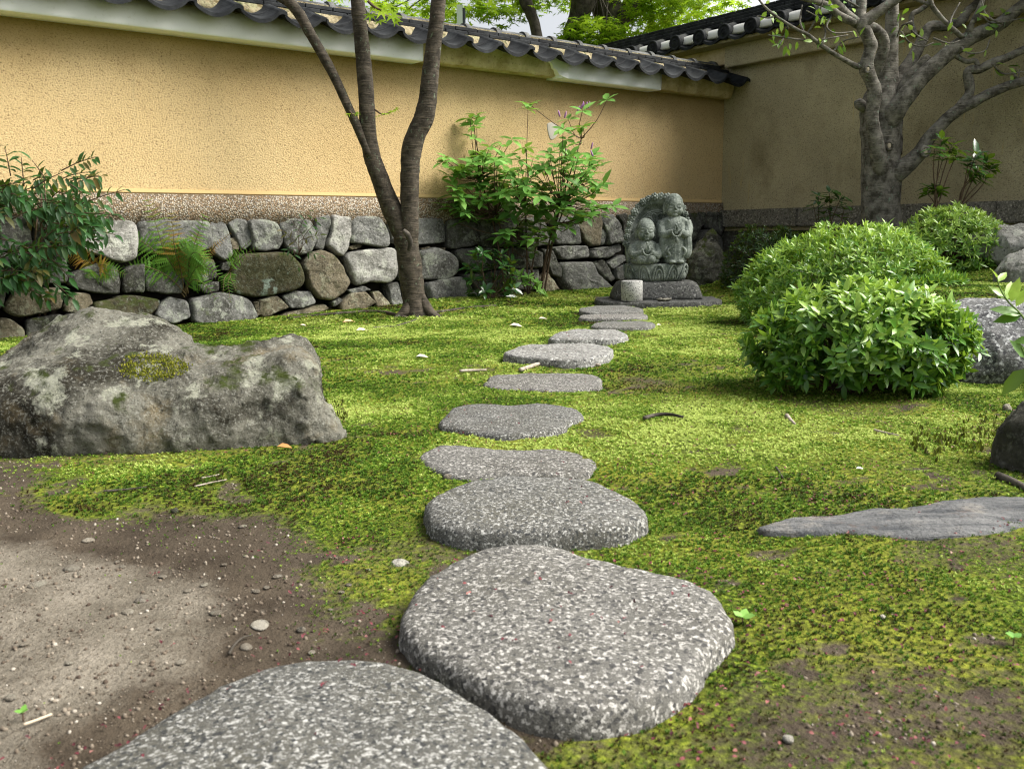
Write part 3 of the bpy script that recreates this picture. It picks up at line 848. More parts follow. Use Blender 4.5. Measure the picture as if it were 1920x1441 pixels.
# ridge: two courses of flat tiles and a row of round tiles with collars
def ridge_course(o0, o1, z0, z1, ln, shift):
    s = -.03 - shift
    V, F = rbox(0, 0, 0, 0, 0, 0) if False else (None, None)
    bm_v, bm_f = rbox(-ln + .0, -.004, o0, o1, z0, z1, .005, 1)
    me = _mesh('ridge_flat_tile', bm_v - W(0, 0, 0), bm_f, M_TILE, False)
    while s > S0:
        inst('ridge_flat_tile', me, wall, W(s, rng.normal(0, .003), rng.normal(0, .002))); s -= ln
ridge_course(-.33, .095, 2.687, 2.722, .27, .0)
ridge_course(-.31, .070, 2.725, 2.762, .27, .135)
def half_round(L0, r, th, seg=14):
    rg = []
    for x in (0, L0):
        a = np.linspace(-.25, math.pi + .25, seg)
        o = [(x, math.cos(t) * r, math.sin(t) * r) for t in a] + [(x, math.cos(t) * (r - th), math.sin(t) * (r - th)) for t in a[::-1]]
        rg.append(np.array(o))
    return loft(rg)
RV, RF = half_round(TS - .006, .085, .02); me_round = _mesh('ridge_round_tile', RV, RF, M_TILEL, False)
CV, CF = half_round(.055, .105, .03); me_collar = _mesh('collar', CV, CF, M_TILEL, False)
s = -.10 - TS
while s > S0:
    o = inst('ridge_round_tile', me_round, wall, W(s, -.12, 2.748 + rng.normal(0, .003)), _rt)
    q = link('collar', me_collar, o); q.location = (TS - .055, 0, .0); s -= TS
inst('ridge_round_tile', me_round, wall, W(-.42, -.12, 2.748), _rt, (.98, 1, 1))
V, F = wbox(S0, -.12, -.20, -.04, 2.68, 2.80); part('ridge_bedding', V, F, M_MORTAR, wall, False)

# ---- stone footing: every stone traced on the leaning face, a part of the wall
FOOT = """1|139,414 156,409 199,413 254,417 258,440 253,481 232,491 206,485 169,474 139,466
0|262,415 389,415 393,440 396,465 360,475 300,477 264,468
0|392,414 408,410 425,421 431,446 432,478 417,489 397,470
2|432,447 444,445 450,459 449,470 436,468
0|429,417 447,411 462,414 465,421 474,455 459,466 451,464 440,438
0|466,414 500,412 517,417 530,436 532,455 522,466 498,470 476,466 470,442
0|526,421 551,410 582,414 590,436 590,455 582,470 564,477 545,470 532,449
0|592,408 618,404 618,427 612,449 607,468 592,466
1|622,404 657,408 659,436 654,462 644,481 629,474 612,459 620,432
0|661,414 674,406 711,408 722,429 727,447 721,464 692,459 658,453
2|657,464 668,459 684,458 677,464 662,469
0|730,412 778,410 779,458 735,455
0|782,410 809,408 833,413 837,453 820,455 803,456 782,459
3|838,416 856,411 889,416 900,457 884,462 857,467 841,465
3|893,416 915,404 960,408 968,430 965,462 930,464 903,462 898,440
3|970,412 1015,408 1034,430 1040,458 1000,462 972,460
0|1036,410 1076,406 1083,421 1086,442 1087,457 1059,458 1044,455
2|1085,423 1100,404 1122,401 1125,418 1121,459 1106,461 1091,442
0|1124,431 1131,429 1137,444 1134,459 1123,457
0|1126,404 1149,401 1164,421 1170,453 1140,458 1136,436 1127,418
3|1155,404 1175,400 1185,440 1180,455 1172,452 1166,420
3|1187,404 1235,402 1240,460 1190,460
3|1238,402 1290,400 1292,455 1242,460
3|1185,465 1240,462 1241,540 1183,545
3|1244,463 1292,460 1300,540 1245,541
3|1291,396 1309,400 1312,424 1300,453 1293,450
3|1310,398 1326,398 1327,422 1314,425
3|1328,397 1358,399 1360,424 1354,442 1328,427
3|1300,456 1326,430 1352,446 1354,500 1340,535 1304,538
3|129,515 188,493 217,500 225,526 223,551 174,547 129,536
3|231,505 270,495 272,549 232,547
3|276,508 320,505 345,520 338,548 310,551 276,545
3|374,536 399,526 412,530 410,545 386,549
3|340,490 400,488 408,520 372,530 342,515
0|418,492 440,490 430,508 416,505
4|431,509 451,477 489,475 536,475 556,496 565,524 562,537 526,549 479,557 440,549 429,530
2|566,500 582,477 601,470 624,479 644,502 657,528 646,549 627,560 597,560 582,539
1|649,483 662,472 730,464 739,470 744,507 741,521 730,530 696,528 672,536 661,509
3|747,465 780,465 784,522 748,525
0|784,472 814,464 848,477 862,494 859,511 842,523 788,524
2|790,466 808,461 808,466 792,469
2|824,468 837,463 837,471
3|855,470 902,464 945,466 950,500 890,512 866,488
3|952,466 990,464 1012,474 1015,500 955,505
2|992,461 1009,461 1009,472 994,470
3|1018,468 1036,470 1053,508 1052,522 1035,511 1022,485
0|1042,462 1102,461 1106,483 1056,487 1044,475
0|1108,470 1166,457 1170,468 1140,484 1108,483
3|1110,492 1132,486 1152,522 1145,529 1125,512
0|1142,494 1172,477 1174,489 1150,504
0|1157,503 1174,496 1178,524 1157,524
2|7,577 24,549 52,534 116,543 116,577 79,586 47,594 19,590
3|-40,520 15,530 5,575 -40,590
2|-60,604 20,598 45,618 45,650 -60,660
3|50,600 118,590 120,640 52,640
2|120,577 141,549 169,549 175,570 150,585 122,585
4|178,568 234,554 300,560 294,579 278,594 225,588 180,592
3|180,595 225,592 285,600 285,625 180,630
3|125,590 175,592 175,635 125,635
0|300,575 320,556 354,566 356,593 325,606 292,592
0|360,560 425,549 461,558 476,571 483,592 479,601 395,606 361,604
2|488,562 521,556 540,575 526,584 498,596 488,588
2|479,568 487,566 490,588 484,591
0|532,556 551,547 582,546 591,568 564,578 543,577
2|524,596 545,584 611,570 622,579 583,594 536,600
3|624,566 639,558 646,562 628,576
2|641,575 659,551 683,548 704,567 687,577 643,583
0|657,545 683,537 696,543 662,551
2|700,549 715,545 734,571 706,574
0|729,534 749,528 757,573 737,574
0|760,528 784,528 796,560 762,572
0|800,530 865,519 880,536 901,564 874,566 808,562
3|870,516 948,506 952,542 905,550 884,532
3|906,553 950,546 985,548 980,562 912,564
3|954,508 1010,504 1012,540 990,545 955,542
2|1016,523 1027,511 1050,543 1027,548 1012,544
0|1052,494 1106,491 1112,509 1147,543 1065,547 1057,530
3|1116,518 1128,518 1150,540 1146,540
3|-70,405 55,408 60,470 -70,472
3|62,408 136,411 136,466 66,470
3|-70,476 40,474 42,526 20,528 -70,515
3|45,476 125,474 125,530 48,530
3|-200,405 -75,405 -75,470 -200,470
3|-200,475 -75,475 -75,560 -200,560
2|-200,565 -45,565 -65,650 -200,650"""
def footing_stone(px, seed):
    P = np.array([on_batter(x, y) for x, y in px]); q = np.stack([(P - P0) @ D, (P - P0) @ N, P[:, 2]], -1)
    sz = q[:, [0, 2]]; c0 = sz.mean(0)
    Q = resample(sz, 44)
    Q = .5 * Q + .25 * (np.roll(Q, 1, 0) + np.roll(Q, -1, 0))
    c = Q.mean(0); size = np.sqrt(np.abs(np.ptp(Q[:, 0]) * np.ptp(Q[:, 1])))
    Q = Q + .010 * np.stack([fbm(np.c_[Q * 14, np.zeros(44)], 3, seed), fbm(np.c_[Q * 14, np.ones(44) * 7], 3, seed + 3)], -1)
    dep = min(.07, .15 * size) * rng.uniform(.75, 1.3); tilt = rng.normal(0, .13, 2)
    rg = []
    for f, dd in ((.98, -.22), (1.05, -.03), (1.045, .35 * dep), (1.02, .70 * dep), (.97, .92 * dep), (.89, 1.0 * dep), (.74, 1.03 * dep), (.56, 1.05 * dep), (.36, 1.06 * dep), (.18, 1.07 * dep), (.04, 1.07 * dep)):
        p = c + (Q - c) * f
        base = .2 - .15 * p[:, 1]
        o = base + dd - .02 + (tilt[0] * (p[:, 0] - c[0]) + tilt[1] * (p[:, 1] - c[1])) * (dd > 0)
        rg.append(np.array([W(a, b, z) for (a, z), b in zip(p, o)]))
    V, F = loft(rg)
    fr = np.tile((V @ N)[:, None], 1)
    V += N * (.030 * np.abs(fbm(V * 7, 3, seed + 1)) + .016 * fbm(V * 15, 4, seed + 2) + .009 * fbm(V * 40, 3, seed + 4) - .012)[:, None] + np.array([0, 0, 1]) * (.008 * fbm(V * 12, 3, seed + 8))[:, None]
    return V, F
for i, ln in enumerate(FOOT.split('\n')):
    mi, pts = ln.split('|'); px = [tuple(map(float, p.split(','))) for p in pts.split()]
    V, F = footing_stone(px, i * 7 + 3); part('footing_stone', V, F, M_ROCKS[int(mi)], wall)

# ================================================================== side wall
wall2 = thing('side_wall', 'taller weathered brown plaster wall meeting the ochre wall at the corner', 'wall', W(.2, 2, .6))
def sbox(o0, o1, s0, s1, z0, z1, bev=.006):
    return rbox(s0, s1, o0, o1, z0, z1, bev)
OE = 8.0
V, F = wbox(0, .34, -4.5, OE, .70, 3.10); part('plaster', V, F, M_OLIVE, wall2, False)
V, F = wbox(.02, .30, -4.5, OE, -.2, .72); part('footing', V, F, M_DARKR, wall2, False)
oo = .02
while oo < OE:
    L_ = rng.uniform(.9, 1.5); V, F = sbox(oo, min(oo + L_, OE) - .006, -.075, .05, .748, .968, .012); part('curb_stone', V, F, M_CURB, wall2, False); oo += L_
V, F = sbox(.10, OE, -.14, .02, 2.742, 3.0, .008); part('eave_beam', V, F, M_OLIVE, wall2, False)
V, F = sbox(-4.4, .096, -.10, .02, 2.79, 3.0, .008); part('eave_beam', V, F, M_BARE, wall2, False)
V, F = sbox(-4.4, OE, -.33, .05, 3.003, 3.04, .006); part('eave_board', V, F, M_OLIVE, wall2, False)
# round-ended eave tiles with pan tiles between them
def lathe(prof, axis, up, seg=24):
    a = np.linspace(0, 2 * np.pi, seg, endpoint=False); y = np.cross(axis, up); rg = []
    for h, r in prof: rg.append(np.array([axis * h + (up * math.cos(t) + y * math.sin(t)) * r for t in a]))
    return loft(rg)
CAPV, CAPF = lathe([(0, .02), (-.004, .03), (-.004, .05), (-.012, .058), (-.012, .070), (.0, .074), (.0, .090), (-.012, .096), (-.05, .096), (-.05, .03)], -D, np.array([0, 0, 1.]))
sw = []
for k in range(40):
    th = k / 39 * 3.6; r_ = .010 + .007 * th; sw.append((-D * .001 + (np.array([0, 0, 1]) * math.cos(th * 2) + N * math.sin(th * 2)) * r_))
SWV, SWF = tube(np.array([[*p, .006] for p in sw]), 6, 1)
me_cap = _mesh('round_end_tile', CAPV, CAPF, M_TILE, True); me_swirl = _mesh('swirl_crest', SWV, SWF, M_TILE)
pan = []
for dd, zz in ((-.0, 0), (.30, .10)):
    a = np.linspace(0, 1, 11)
    up_ = [N * (t - .5) * .30 + D * dd + np.array([0, 0, zz - .055 * math.sin(math.pi * t)]) for t in a]
    pan.append(np.array(up_ + [p - np.array([0, 0, .035]) for p in up_[::-1]]))
me_pan = _mesh('pan_end_tile', *loft(pan), M_TILE, False)
ROLV, ROLF = lathe([(-.05, .088), (-.38, .088)], -D, np.array([0, 0, 1.])); ROLV[:, 2] += np.clip((ROLV @ D) - .05, 0, 1) * .34
me_roll = _mesh('roll_tile', ROLV, ROLF, M_TILEL)
oc = -3.5; OC0 = -.117
for k in range(-9, 20):
    oc = OC0 + .405 * k
    if oc > OE - .2: break
    q = inst('round_end_tile', me_cap, wall2, W(-.40, oc, 3.121)); link('swirl_crest', me_swirl, q)
    inst('roll_tile', me_roll, wall2, W(-.40, oc, 3.121)); inst('pan_end_tile', me_pan, wall2, W(-.385, oc + .2025, 3.085))
# white mortar between the rolls, flat ridge courses, round ridge
V, F = loft([np.array([W(a, b, z) for a, z in ((-.30, 3.085), (-.325, 3.10), (-.30, 3.185), (-.16, 3.235), (-.1, 3.08))]) for b in np.linspace(-4.3, OE, 60)])
part('white_mortar_strip', V, F, NT('white_mortar').out((.72, .72, .68), .85), wall2)
for j, (a0, a1, z0, z1) in enumerate(((-.21, .58, 3.238, 3.276), (-.19, .56, 3.280, 3.318), (-.165, .54, 3.322, 3.36), (-.14, .52, 3.364, 3.402))):
    bv, bf = rbox(a0, a1, 0.003, .297, z0, z1, .006, 1); mf = _mesh('ridge_flat_tile', bv - W(0, 0, 0), bf, M_TILE, False)
    b = -4.4 + (.15 if j % 2 else 0)
    while b < OE: inst('ridge_flat_tile', mf, wall2, W(rng.normal(0, .003), b, 0)); b += .30
_rt2 = np.stack([N, -D, [0, 0, 1]], -1); b = -4.4
while b < OE:
    o = inst('ridge_round_tile', me_round, wall2, W(.19, b, 3.375), _rt2); q = link('collar', me_collar, o); q.location = (TS - .055, 0, 0); b += TS
V, F = wbox(-.1, .45, -4.4, OE, 3.03, 3.24); part('bedding_mortar', V, F, M_MORTAR, wall2, False)

# ================================================================== boulders
def quadgrid(rg, closed=True):
    return loft(rg)
def subdiv_noise(V, F, voxel, amp, freq, seed, amp2=.0, freq2=40, ridged=False, it=1):
    V, F = remesh(V, F, voxel); V = relax(V, F, it)
    V = rocky(V, F, amp, freq, seed, 5, ridged)
    if amp2: V = rocky(V, F, amp2, freq2, seed + 40, 4)
    return V, F
def big_boulder():
    st = [(-420,866,760,730,.60),(-150,862,722,690,.62),(0,860,702,672,.62),(75,858,700,606,.66),(140,856,692,582,.68),(215,853,697,573,.66),(290,850,697,588,.60),(345,847,700,625,.50),
          (385,846,704,641,.40),(430,845,692,639,.40),(480,840,668,632,.42),(540,836,660,627,.44),(575,834,664,628,.42),(592,832,700,660,.36),(606,831,756,738,.28),(630,829,790,785,.20),(656,826,822,821,.08)]
    rg = []
    for x, yb, yt, yp, dep in st:
        f = on_g(x, yb); Yf = f[1]; sh = min(1, dep / .4)
        a = at(x, yb + 40, Yf + .02); a = on_z(x, yb, -.10); a[1] = Yf + .03; a[2] = -.12
        b = f + np.array([0, .0, .02]); q = at(x, yt, Yf + .10 * sh); m = b * .45 + q * .55 + np.array([0, -.035 * sh, .02]); e = at(x, yt * .6 + yp * .4, Yf + .10 * sh + .3 * dep)
        p = at(x, yp, Yf + dep * .82); bk = p + np.array([-.02, dep * .35, -.10 * sh]); bb = np.array([bk[0], bk[1] + .06, -.12])
        rg.append(np.array([a, b, m, q, e, p, bk, bb]))
    C = np.stack([np.concatenate([r[:-1][:, None] * (1 - np.arange(4) / 4)[None, :, None] + r[1:][:, None] * (np.arange(4) / 4)[None, :, None] for _ in (0,)]).reshape(-1, 3) for r in rg]); C = np.stack([catmull(C[:, j], 4) for j in range(C.shape[1])], 1)
    V, F = loft(list(C)); return V, F
V, F = big_boulder()
V, F = remesh(V, F, .009); V = relax(V, F, 1)
V = facets(V, F, 120, .5, 5)
V = facets(V, F, 900, .6, 8)
V = rocky(V, F, .014, 6.5, 11, 5); V = rocky(V, F, .008, 20, 12, 4); V = rocky(V, F, .008, 50, 13, 4)
b1 = solid('boulder', V, F, M_BOULD, 'long craggy grey boulder with lichen and a moss tuft, left foreground', 'boulder')
def patch_on(px, r, n, size, parent, tinthi=.8):
    """a little cushion of moss on a rock"""
    P = V[np.argsort(np.linalg.norm(np.stack([960 + FPX * ((V - CAM) @ RIGHT) / ((V - CAM) @ FWD) - px[0], 720.5 - FPX * ((V - CAM) @ UP) / ((V - CAM) @ FWD) - px[1]], -1) / np.array(r), axis=1) + 9 * ((V - CAM) @ FWD > 3.6))[:n]]
    k = rng.integers(0, len(P), n * 3); pos = P[k] + rng.normal(0, .006, (n * 3, 3)); d = nrm(rng.normal(size=(n * 3, 3)) + np.array([0, -.3, 1.2]))
    foliage(parent, pos, d, rand_dirs(n * 3), size, np.clip(rng.normal(.55, .25, n * 3), 0, 1), leaf_t(.5), leafmat('rock_moss', (.05, .06, .01), (.14, .15, .015), (.28, .26, .04), .8, .2, .1), 0, rest='moss_tuft')
patch_on((287, 690), (2.6, 1.0), 700, .010, b1)

def blob_rock(c, r, seed, amp, freq, voxel, extra=(), flat=.6, ridged=False):
    L_ = [ell(c, r, 28, 16)] + [ell(np.array(c) + np.array(dc), rr, 24, 14) for dc, rr in extra]
    V, F = cat_meshes(L_); V, F = remesh(V, F, voxel); V = relax(V, F, 2)
    V = rocky(V, F, amp, freq, seed, 5)
    if flat: V = facets(V, F, 34, flat, seed); V = facets(V, F, 120, flat * .7, seed + 1)
    V = rocky(V, F, amp * .25, freq * 4, seed + 3, 4, ridged)
    return V, F
V, F = blob_rock((2.42, 4.45, .06), (.56, .42, .30), 5, .05, 2.6, .014, (((.25, .05, .03), (.4, .4, .27)), ((-.2, .0, .06), (.34, .33, .22))), .25)
solid('boulder', V, F, M_BOULG, 'large smooth speckled granite boulder at the right edge behind the leafy bush', 'boulder')
V, F = blob_rock((4.35, 7.7, .52), (.50, .4, .22), 15, .06, 3.5, .016, (((-.25, 0, .02), (.25, .3, .18)),))
solid('boulder', V, F, M_ROCKS[1], 'pale rough boulder lying below the side wall curb at the right edge', 'boulder')
V, F = blob_rock((3.86, 6.75, .30), (.27, .25, .25), 16, .02, 3.5, .014)
solid('boulder', V, F, M_ROCKS[1], 'smooth rounded pale boulder below the rough one at the right edge', 'boulder')
V, F = blob_rock((2.26, 10.55, .24), (.24, .20, .36), 17, .09, 3.2, .016, (((.06, .05, .26), (.10, .10, .22)), ((-.10, 0, -.1), (.2, .2, .3)), ((.1, 0, -.1), (.2, .2, .3))), .8)
solid('standing_rock', V, F, M_DARKR, 'dark pointed rock standing in the corner right of the statue', 'rock')
V, F = blob_rock((1.56, 2.62, .04), (.11, .13, .17), 18, .04, 7, .008)
solid('rock', V, F, M_DARKR, 'dark rock cut by the right edge above the flat slate', 'rock')
P = np.array([on_z(x, y, .03)[:2] for x, y in [(1428,976),(1500,957),(1600,946),(1700,937),(1800,925),(1880,920),(1960,930),(1995,955),(1920,972),(1840,985),(1780,989),(1700,987),(1600,982),(1500,985)]])
V, F = slab_stone(P, .014, -.05, 91, .008, .010)
V[:, 2] += .008 * fbm(V * 9, 4, 3)
solid('flat_rock', V, F, M_FLAT, 'long flat slate-grey rock sunk in the moss at right', 'rock')

# ================================================================== statue group
K = 8.80 / FPX
SX, SY = at(1232, 560, 8.80)[0], 8.80
SLAB = .058
def st(px, py, dep=0.0):      # statue pixels -> place; dep in pixels towards the viewer
    p = at(px, py, SY); return np.array([p[0], SY - dep * K, p[2]])
def slab_from(c, half, top, low, seed, pw=3.2, crown=.004, rnd=.015, n=64):
    a = np.linspace(0, 2 * np.pi, n, endpoint=False)
    P = np.stack([c[0] + half[0] * np.sign(np.cos(a)) * np.abs(np.cos(a)) ** (2 / pw), c[1] + half[1] * np.sign(np.sin(a)) * np.abs(np.sin(a)) ** (2 / pw)], -1)
    P += .03 * np.stack([fbm(np.c_[P * 3, np.zeros(n)], 2, seed), fbm(np.c_[P * 3, np.ones(n)], 2, seed)], -1)
    return slab_stone(P, top, low, seed, crown, rnd)
V, F = slab_from((SX + .01, SY + .02), (.585, .44), SLAB, -.05, 31); solid('stone_slab', V, F, M_PED, 'low dark stone slab under the statue pedestal, strewn with petals', 'slab')
zb = SLAB + .004; zt = st(1232, 527)[2]
rg = []
for z, hw, hd in ((zb, .435, .285), (zb + .03, .432, .282), (zt - .05, .40, .25), (zt - .015, .375, .235), (zt, .345, .215)):
    a = np.linspace(0, 2 * np.pi, 60, endpoint=False); pw = 5.0
    rg.append(np.stack([SX - .005 + hw * np.sign(np.cos(a)) * np.abs(np.cos(a)) ** (2 / pw), SY + .07 + hd * np.sign(np.sin(a)) * np.abs(np.sin(a)) ** (2 / pw), np.full(60, z)], -1))
V, F = loft(rg); V += .006 * np.stack([fbm(V * 9, 3, 4), fbm(V * 9, 3, 5), 0 * V[:, 0]], -1)
solid('pedestal', V, F, M_PED, 'dark stone block pedestal carrying the carved statue', 'pedestal')
cc = at(1184.5, 560, SY - .27); zc = SLAB + .003
V, F = lathe([(0, .005), (0, .094), (.006, .101), (.10, .1015), (.182, .101), (.190, .094), (.190, .005)], np.array([0, 0, 1.]), np.array([0, 1., 0]), 40)
solid('stone_cylinder', V + np.array([cc[0], SY - .27, zc]), F, M_CYL, 'pale speckled granite cylinder standing in front of the pedestal', 'stone cylinder')
V, F = lathe([(0, .004), (0, .055), (.014, .072), (.022, .074), (.018, .06), (.010, .02)], np.array([0, 0, 1.]), np.array([0, 1., 0]), 26)
cd = at(1243, 566, SY - .30); V = V * np.array([1, .6, 1]) + np.array([cd[0], SY - .34, SLAB + .006]) + .004 * rand_dirs(len(V))
solid('offering_dish', V, F, M_CURB, 'small shallow stone dish on the slab before the pedestal', 'dish')

statue = thing('stone_statue', 'carved grey stone statue of two praying child monks on a lotus base', 'statue', (SX, SY, zt))
VX = .0045
def sp(lst, smooth=2, voxel=VX):
    V, F = cat_meshes(lst); V, F = remesh(V, F, voxel); return relax(V, F, smooth), F
def E3(px, py, dep, rx, ry, rz):
    return ell(st(px, py, dep), (rx * K, ry * K, rz * K), 18, 12)
def cap(pts, sides=10):
    return tube(np.array([[*st(x, y, d), r * K] for x, y, d, r in pts]), sides, 4)
# lotus base
rg = []
for py, hx, hy in ((528, 44, 30), (526, 49, 33), (518, 55, 37), (505, 58.5, 39), (497, 58, 38.5), (494, 56.5, 37)):
    a = np.linspace(0, 2 * np.pi, 56, endpoint=False); pw = 2.2; c = st(1231, py)
    rg.append(np.stack([c[0] + hx * K * np.sign(np.cos(a)) * np.abs(np.cos(a)) ** (2 / pw), SY + .055 + hy * K * np.sign(np.sin(a)) * np.abs(np.sin(a)) ** (2 / pw), np.full(56, max(c[2], zt + .001))], -1))
V, F = loft(rg); lotus = part('lotus_base', V, F, M_STAT, statue)
def lotus_petal(ang, w):
    """a raised petal on the bowl: outer rim, inner rim and a boss"""
    def on(u, py, lift):      # u across in radians, on the bowl surface
        t = (528 - py) / 34; hx = 49 + 9.5 * math.sin(min(t, 1) * 1.9); hy = 33 + 6 * math.sin(min(t, 1) * 1.9); pw = 2.2; a = -math.pi / 2 + ang + u
        c = st(1231, py)
        return np.array([c[0] + (hx + lift) * K * np.sign(math.cos(a)) * abs(math.cos(a)) ** (2 / pw), SY + .055 + (hy + lift) * K * np.sign(math.sin(a)) * abs(math.sin(a)) ** (2 / pw), c[2]])
    def arch(f, lo, hi, lift, r):
        pts = []
        for q in np.linspace(0, 1, 13):
            x = -1 + 2 * q; pts.append([*on(x * w * f * (1 - .0 * abs(x)), hi + (lo - hi) * abs(x) ** 2.6, lift), r * K])
        return tube(np.array(pts), 6, 2)
    L_ = [arch(.94, 525, 496.5, 1.0, 2.0), arch(.55, 523, 505, 1.0, 1.5)]
    L_.append(ell(on(0, 515, -1.0), (w * 18 * K, 3.0 * K, 7.5 * K), 14, 10))
    return cat_meshes(L_)
for ang, w in ((-1.04, .30), (-.45, .225), (0, .185), (.45, .225), (1.04, .30), (1.75, .3), (-1.75, .3)):
    V, F = lotus_petal(ang, w); part('petal', V, F, M_STAT, lotus)
# halo panel
HB = [(1178,494),(1175,470),(1174,450),(1177,428),(1184,405),(1196,384),(1213,369),(1234,363),(1256,365),(1274,373),(1286,389),(1291,410),(1292,440),(1290,470),(1287,494)]
Q = catmull(np.array(HB, float), 5); cqx, cqy = 1232, 440
fr_, bk_ = [], []
lay = []
for f, dep in ((.97, -26), (1.0, -24), (1.0, -14), (.97, -12), (.86, -13), (.85, -19), (.4, -19)):
    lay.append(np.array([st(cqx + (x - cqx) * f, 494 + (y - 494) * f, dep) for x, y in Q]))
V, F = loft(lay); halo = part('halo_panel', V, F, M_STAT, statue)
for rad, r_ in ((47, 1.5), (34, 1.3), (31, .9)):
    pts = [(1235 + rad * math.cos(t), 428 - rad * math.sin(t), -18, r_) for t in np.linspace(-.15, math.pi + .15, 15)]
    V, F = cap(pts, 6); part('relief_ring', V, F, M_STAT, halo)
for t in np.linspace(.35, math.pi - .35, 6):
    c = (1235 + 22 * math.cos(t), 430 - 22 * math.sin(t)); ax = (math.cos(t), -math.sin(t)); tx = (-ax[1], ax[0])
    pts = [(c[0] + ax[0] * 9 * math.cos(q) + tx[0] * 6 * math.sin(q), c[1] + ax[1] * 9 * math.cos(q) + tx[1] * 6 * math.sin(q), -18, 1.3) for q in np.linspace(-2.4, 2.4, 11)]
    V, F = cap(pts, 6); part('leaf_relief', V, F, M_STAT, halo)
fl = [ell((0, -3.5 * K, 0), (2.2 * K, 2.2 * K, 2.2 * K), 8, 6)]
for q in range(6):
    a = q * 1.047; fl.append(ell((4.0 * K * math.cos(a), -1.2 * K, 4.0 * K * math.sin(a)), (3.2 * K, 2.4 * K, 2.6 * K), 8, 6))
me_fl = _mesh('flower', *cat_meshes(fl), M_STAT)
L_ = np.concatenate([[0], np.cumsum(np.linalg.norm(np.diff(Q, axis=0), axis=1))])
for i, l in enumerate(np.linspace(L_[-1] * .12, L_[-1] * .90, 21)):
    x, y = np.interp(l, L_, Q[:, 0]), np.interp(l, L_, Q[:, 1]); p = st(cqx + (x - cqx) * .965, 494 + (y - 494) * .965, -13 + (i % 2) * 2)
    a = rng.uniform(0, 6.28); b = np.array([[math.cos(a), 0, math.sin(a)], [0, 1, 0], [-math.sin(a), 0, math.cos(a)]]); q = rng.uniform(.85, 1.2)
    inst('flower', me_fl, halo, p, b, (q, 1.1, q))

def head(cx, cy, d0, rx, rz):
    L_ = [E3(cx, cy - 2, d0, rx * .97, rx * .98, rz * .92), E3(cx, cy + rz * .42, d0 + 3, rx * .88, rx * .80, rz * .56)]
    for s in (-1, 1):
        L_.append(E3(cx + s * rx * .42, cy + rz * .45, d0 + rx * .52, rx * .42, rx * .38, rz * .36))           # cheek
        L_.append(E3(cx + s * rx * 1.0, cy + rz * .22, d0 - 2, rx * .14, rx * .22, rz * .42))                    # ear
        L_.append(E3(cx + s * rx * 1.0, cy + rz * .58, d0 - 1, rx * .12, rx * .16, rz * .20))
        L_.append(E3(cx + s * rx * .40, cy + rz * .14, d0 + rx * .78, rx * .27, rx * .15, rz * .085))           # closed lid
        L_.append(tube(np.array([[*st(cx + s * rx * u, cy - rz * (.06 + .08 * math.sin((u - .1) * 4.6)), d0 + rx * (.93 - .22 * u * u * 2)), rx * .055 * K] for u in (.12, .28, .45, .62)]), 6, 3))  # brow
    L_.append(tube(np.array([[*st(cx, cy + rz * q, d0 + rx * dd), rx * rr * K] for q, dd, rr in ((-.05, .90, .07), (.16, .98, .085), (.30, 1.03, .12))]), 8, 3))
    for s in (-1, 1): L_.append(E3(cx + s * rx * .12, cy + rz * .31, d0 + rx * .94, rx * .10, rx * .09, rz * .06))
    L_.append(E3(cx, cy + rz * .50, d0 + rx * .90, rx * .20, rx * .11, rz * .045)); L_.append(E3(cx, cy + rz * .585, d0 + rx * .87, rx * .16, rx * .11, rz * .05))
    L_.append(E3(cx, cy + rz * .78, d0 + rx * .68, rx * .30, rx * .22, rz * .16)); L_.append(E3(cx, cy - rz * .22, d0 + rx * .93, rx * .06, rx * .06, rz * .05))
    return L_
def hands(cx, cy, d0, h):
    """two palms pressed together, four fingers and a thumb each"""
    L_ = []
    for s in (-1, 1):
        L_.append(E3(cx + s * 1.5, cy + h * .42, d0, 2.0, 3.2, h * .42))
        for k, ln in enumerate((.80, .95, 1.0, .88)):
            dd = d0 + 2.6 - 1.75 * k
            L_.append(cap([(cx + s * 1.7, cy + h * .25, dd, 1.05), (cx + s * 1.5, cy - h * .25 * ln, dd, 1.0), (cx + s * .9, cy - h * .62 * ln, dd, .75)], 6))
        L_.append(cap([(cx + s * 2.6, cy + h * .30, d0 + 3.2, 1.1), (cx + s * 2.2, cy - .5, d0 + 4.2, .95), (cx + s * 1.2, cy - h * .22, d0 + 4.4, .7)], 6))
    return L_
def beads(cx, cy, d0, rx, ry, n, r_, owner):
    L_ = []
    for k in range(n):
        t = math.pi * (.02 + 1.0 * k / (n - 1)) ; L_.append(ell(st(cx - rx * math.cos(t), cy + ry * math.sin(t), d0 + 2.0 * math.sin(t)), r_ * K, 8, 6))
    V, F = cat_meshes(L_); part('prayer_beads', V, F, M_STAT, owner, kind='stuff')
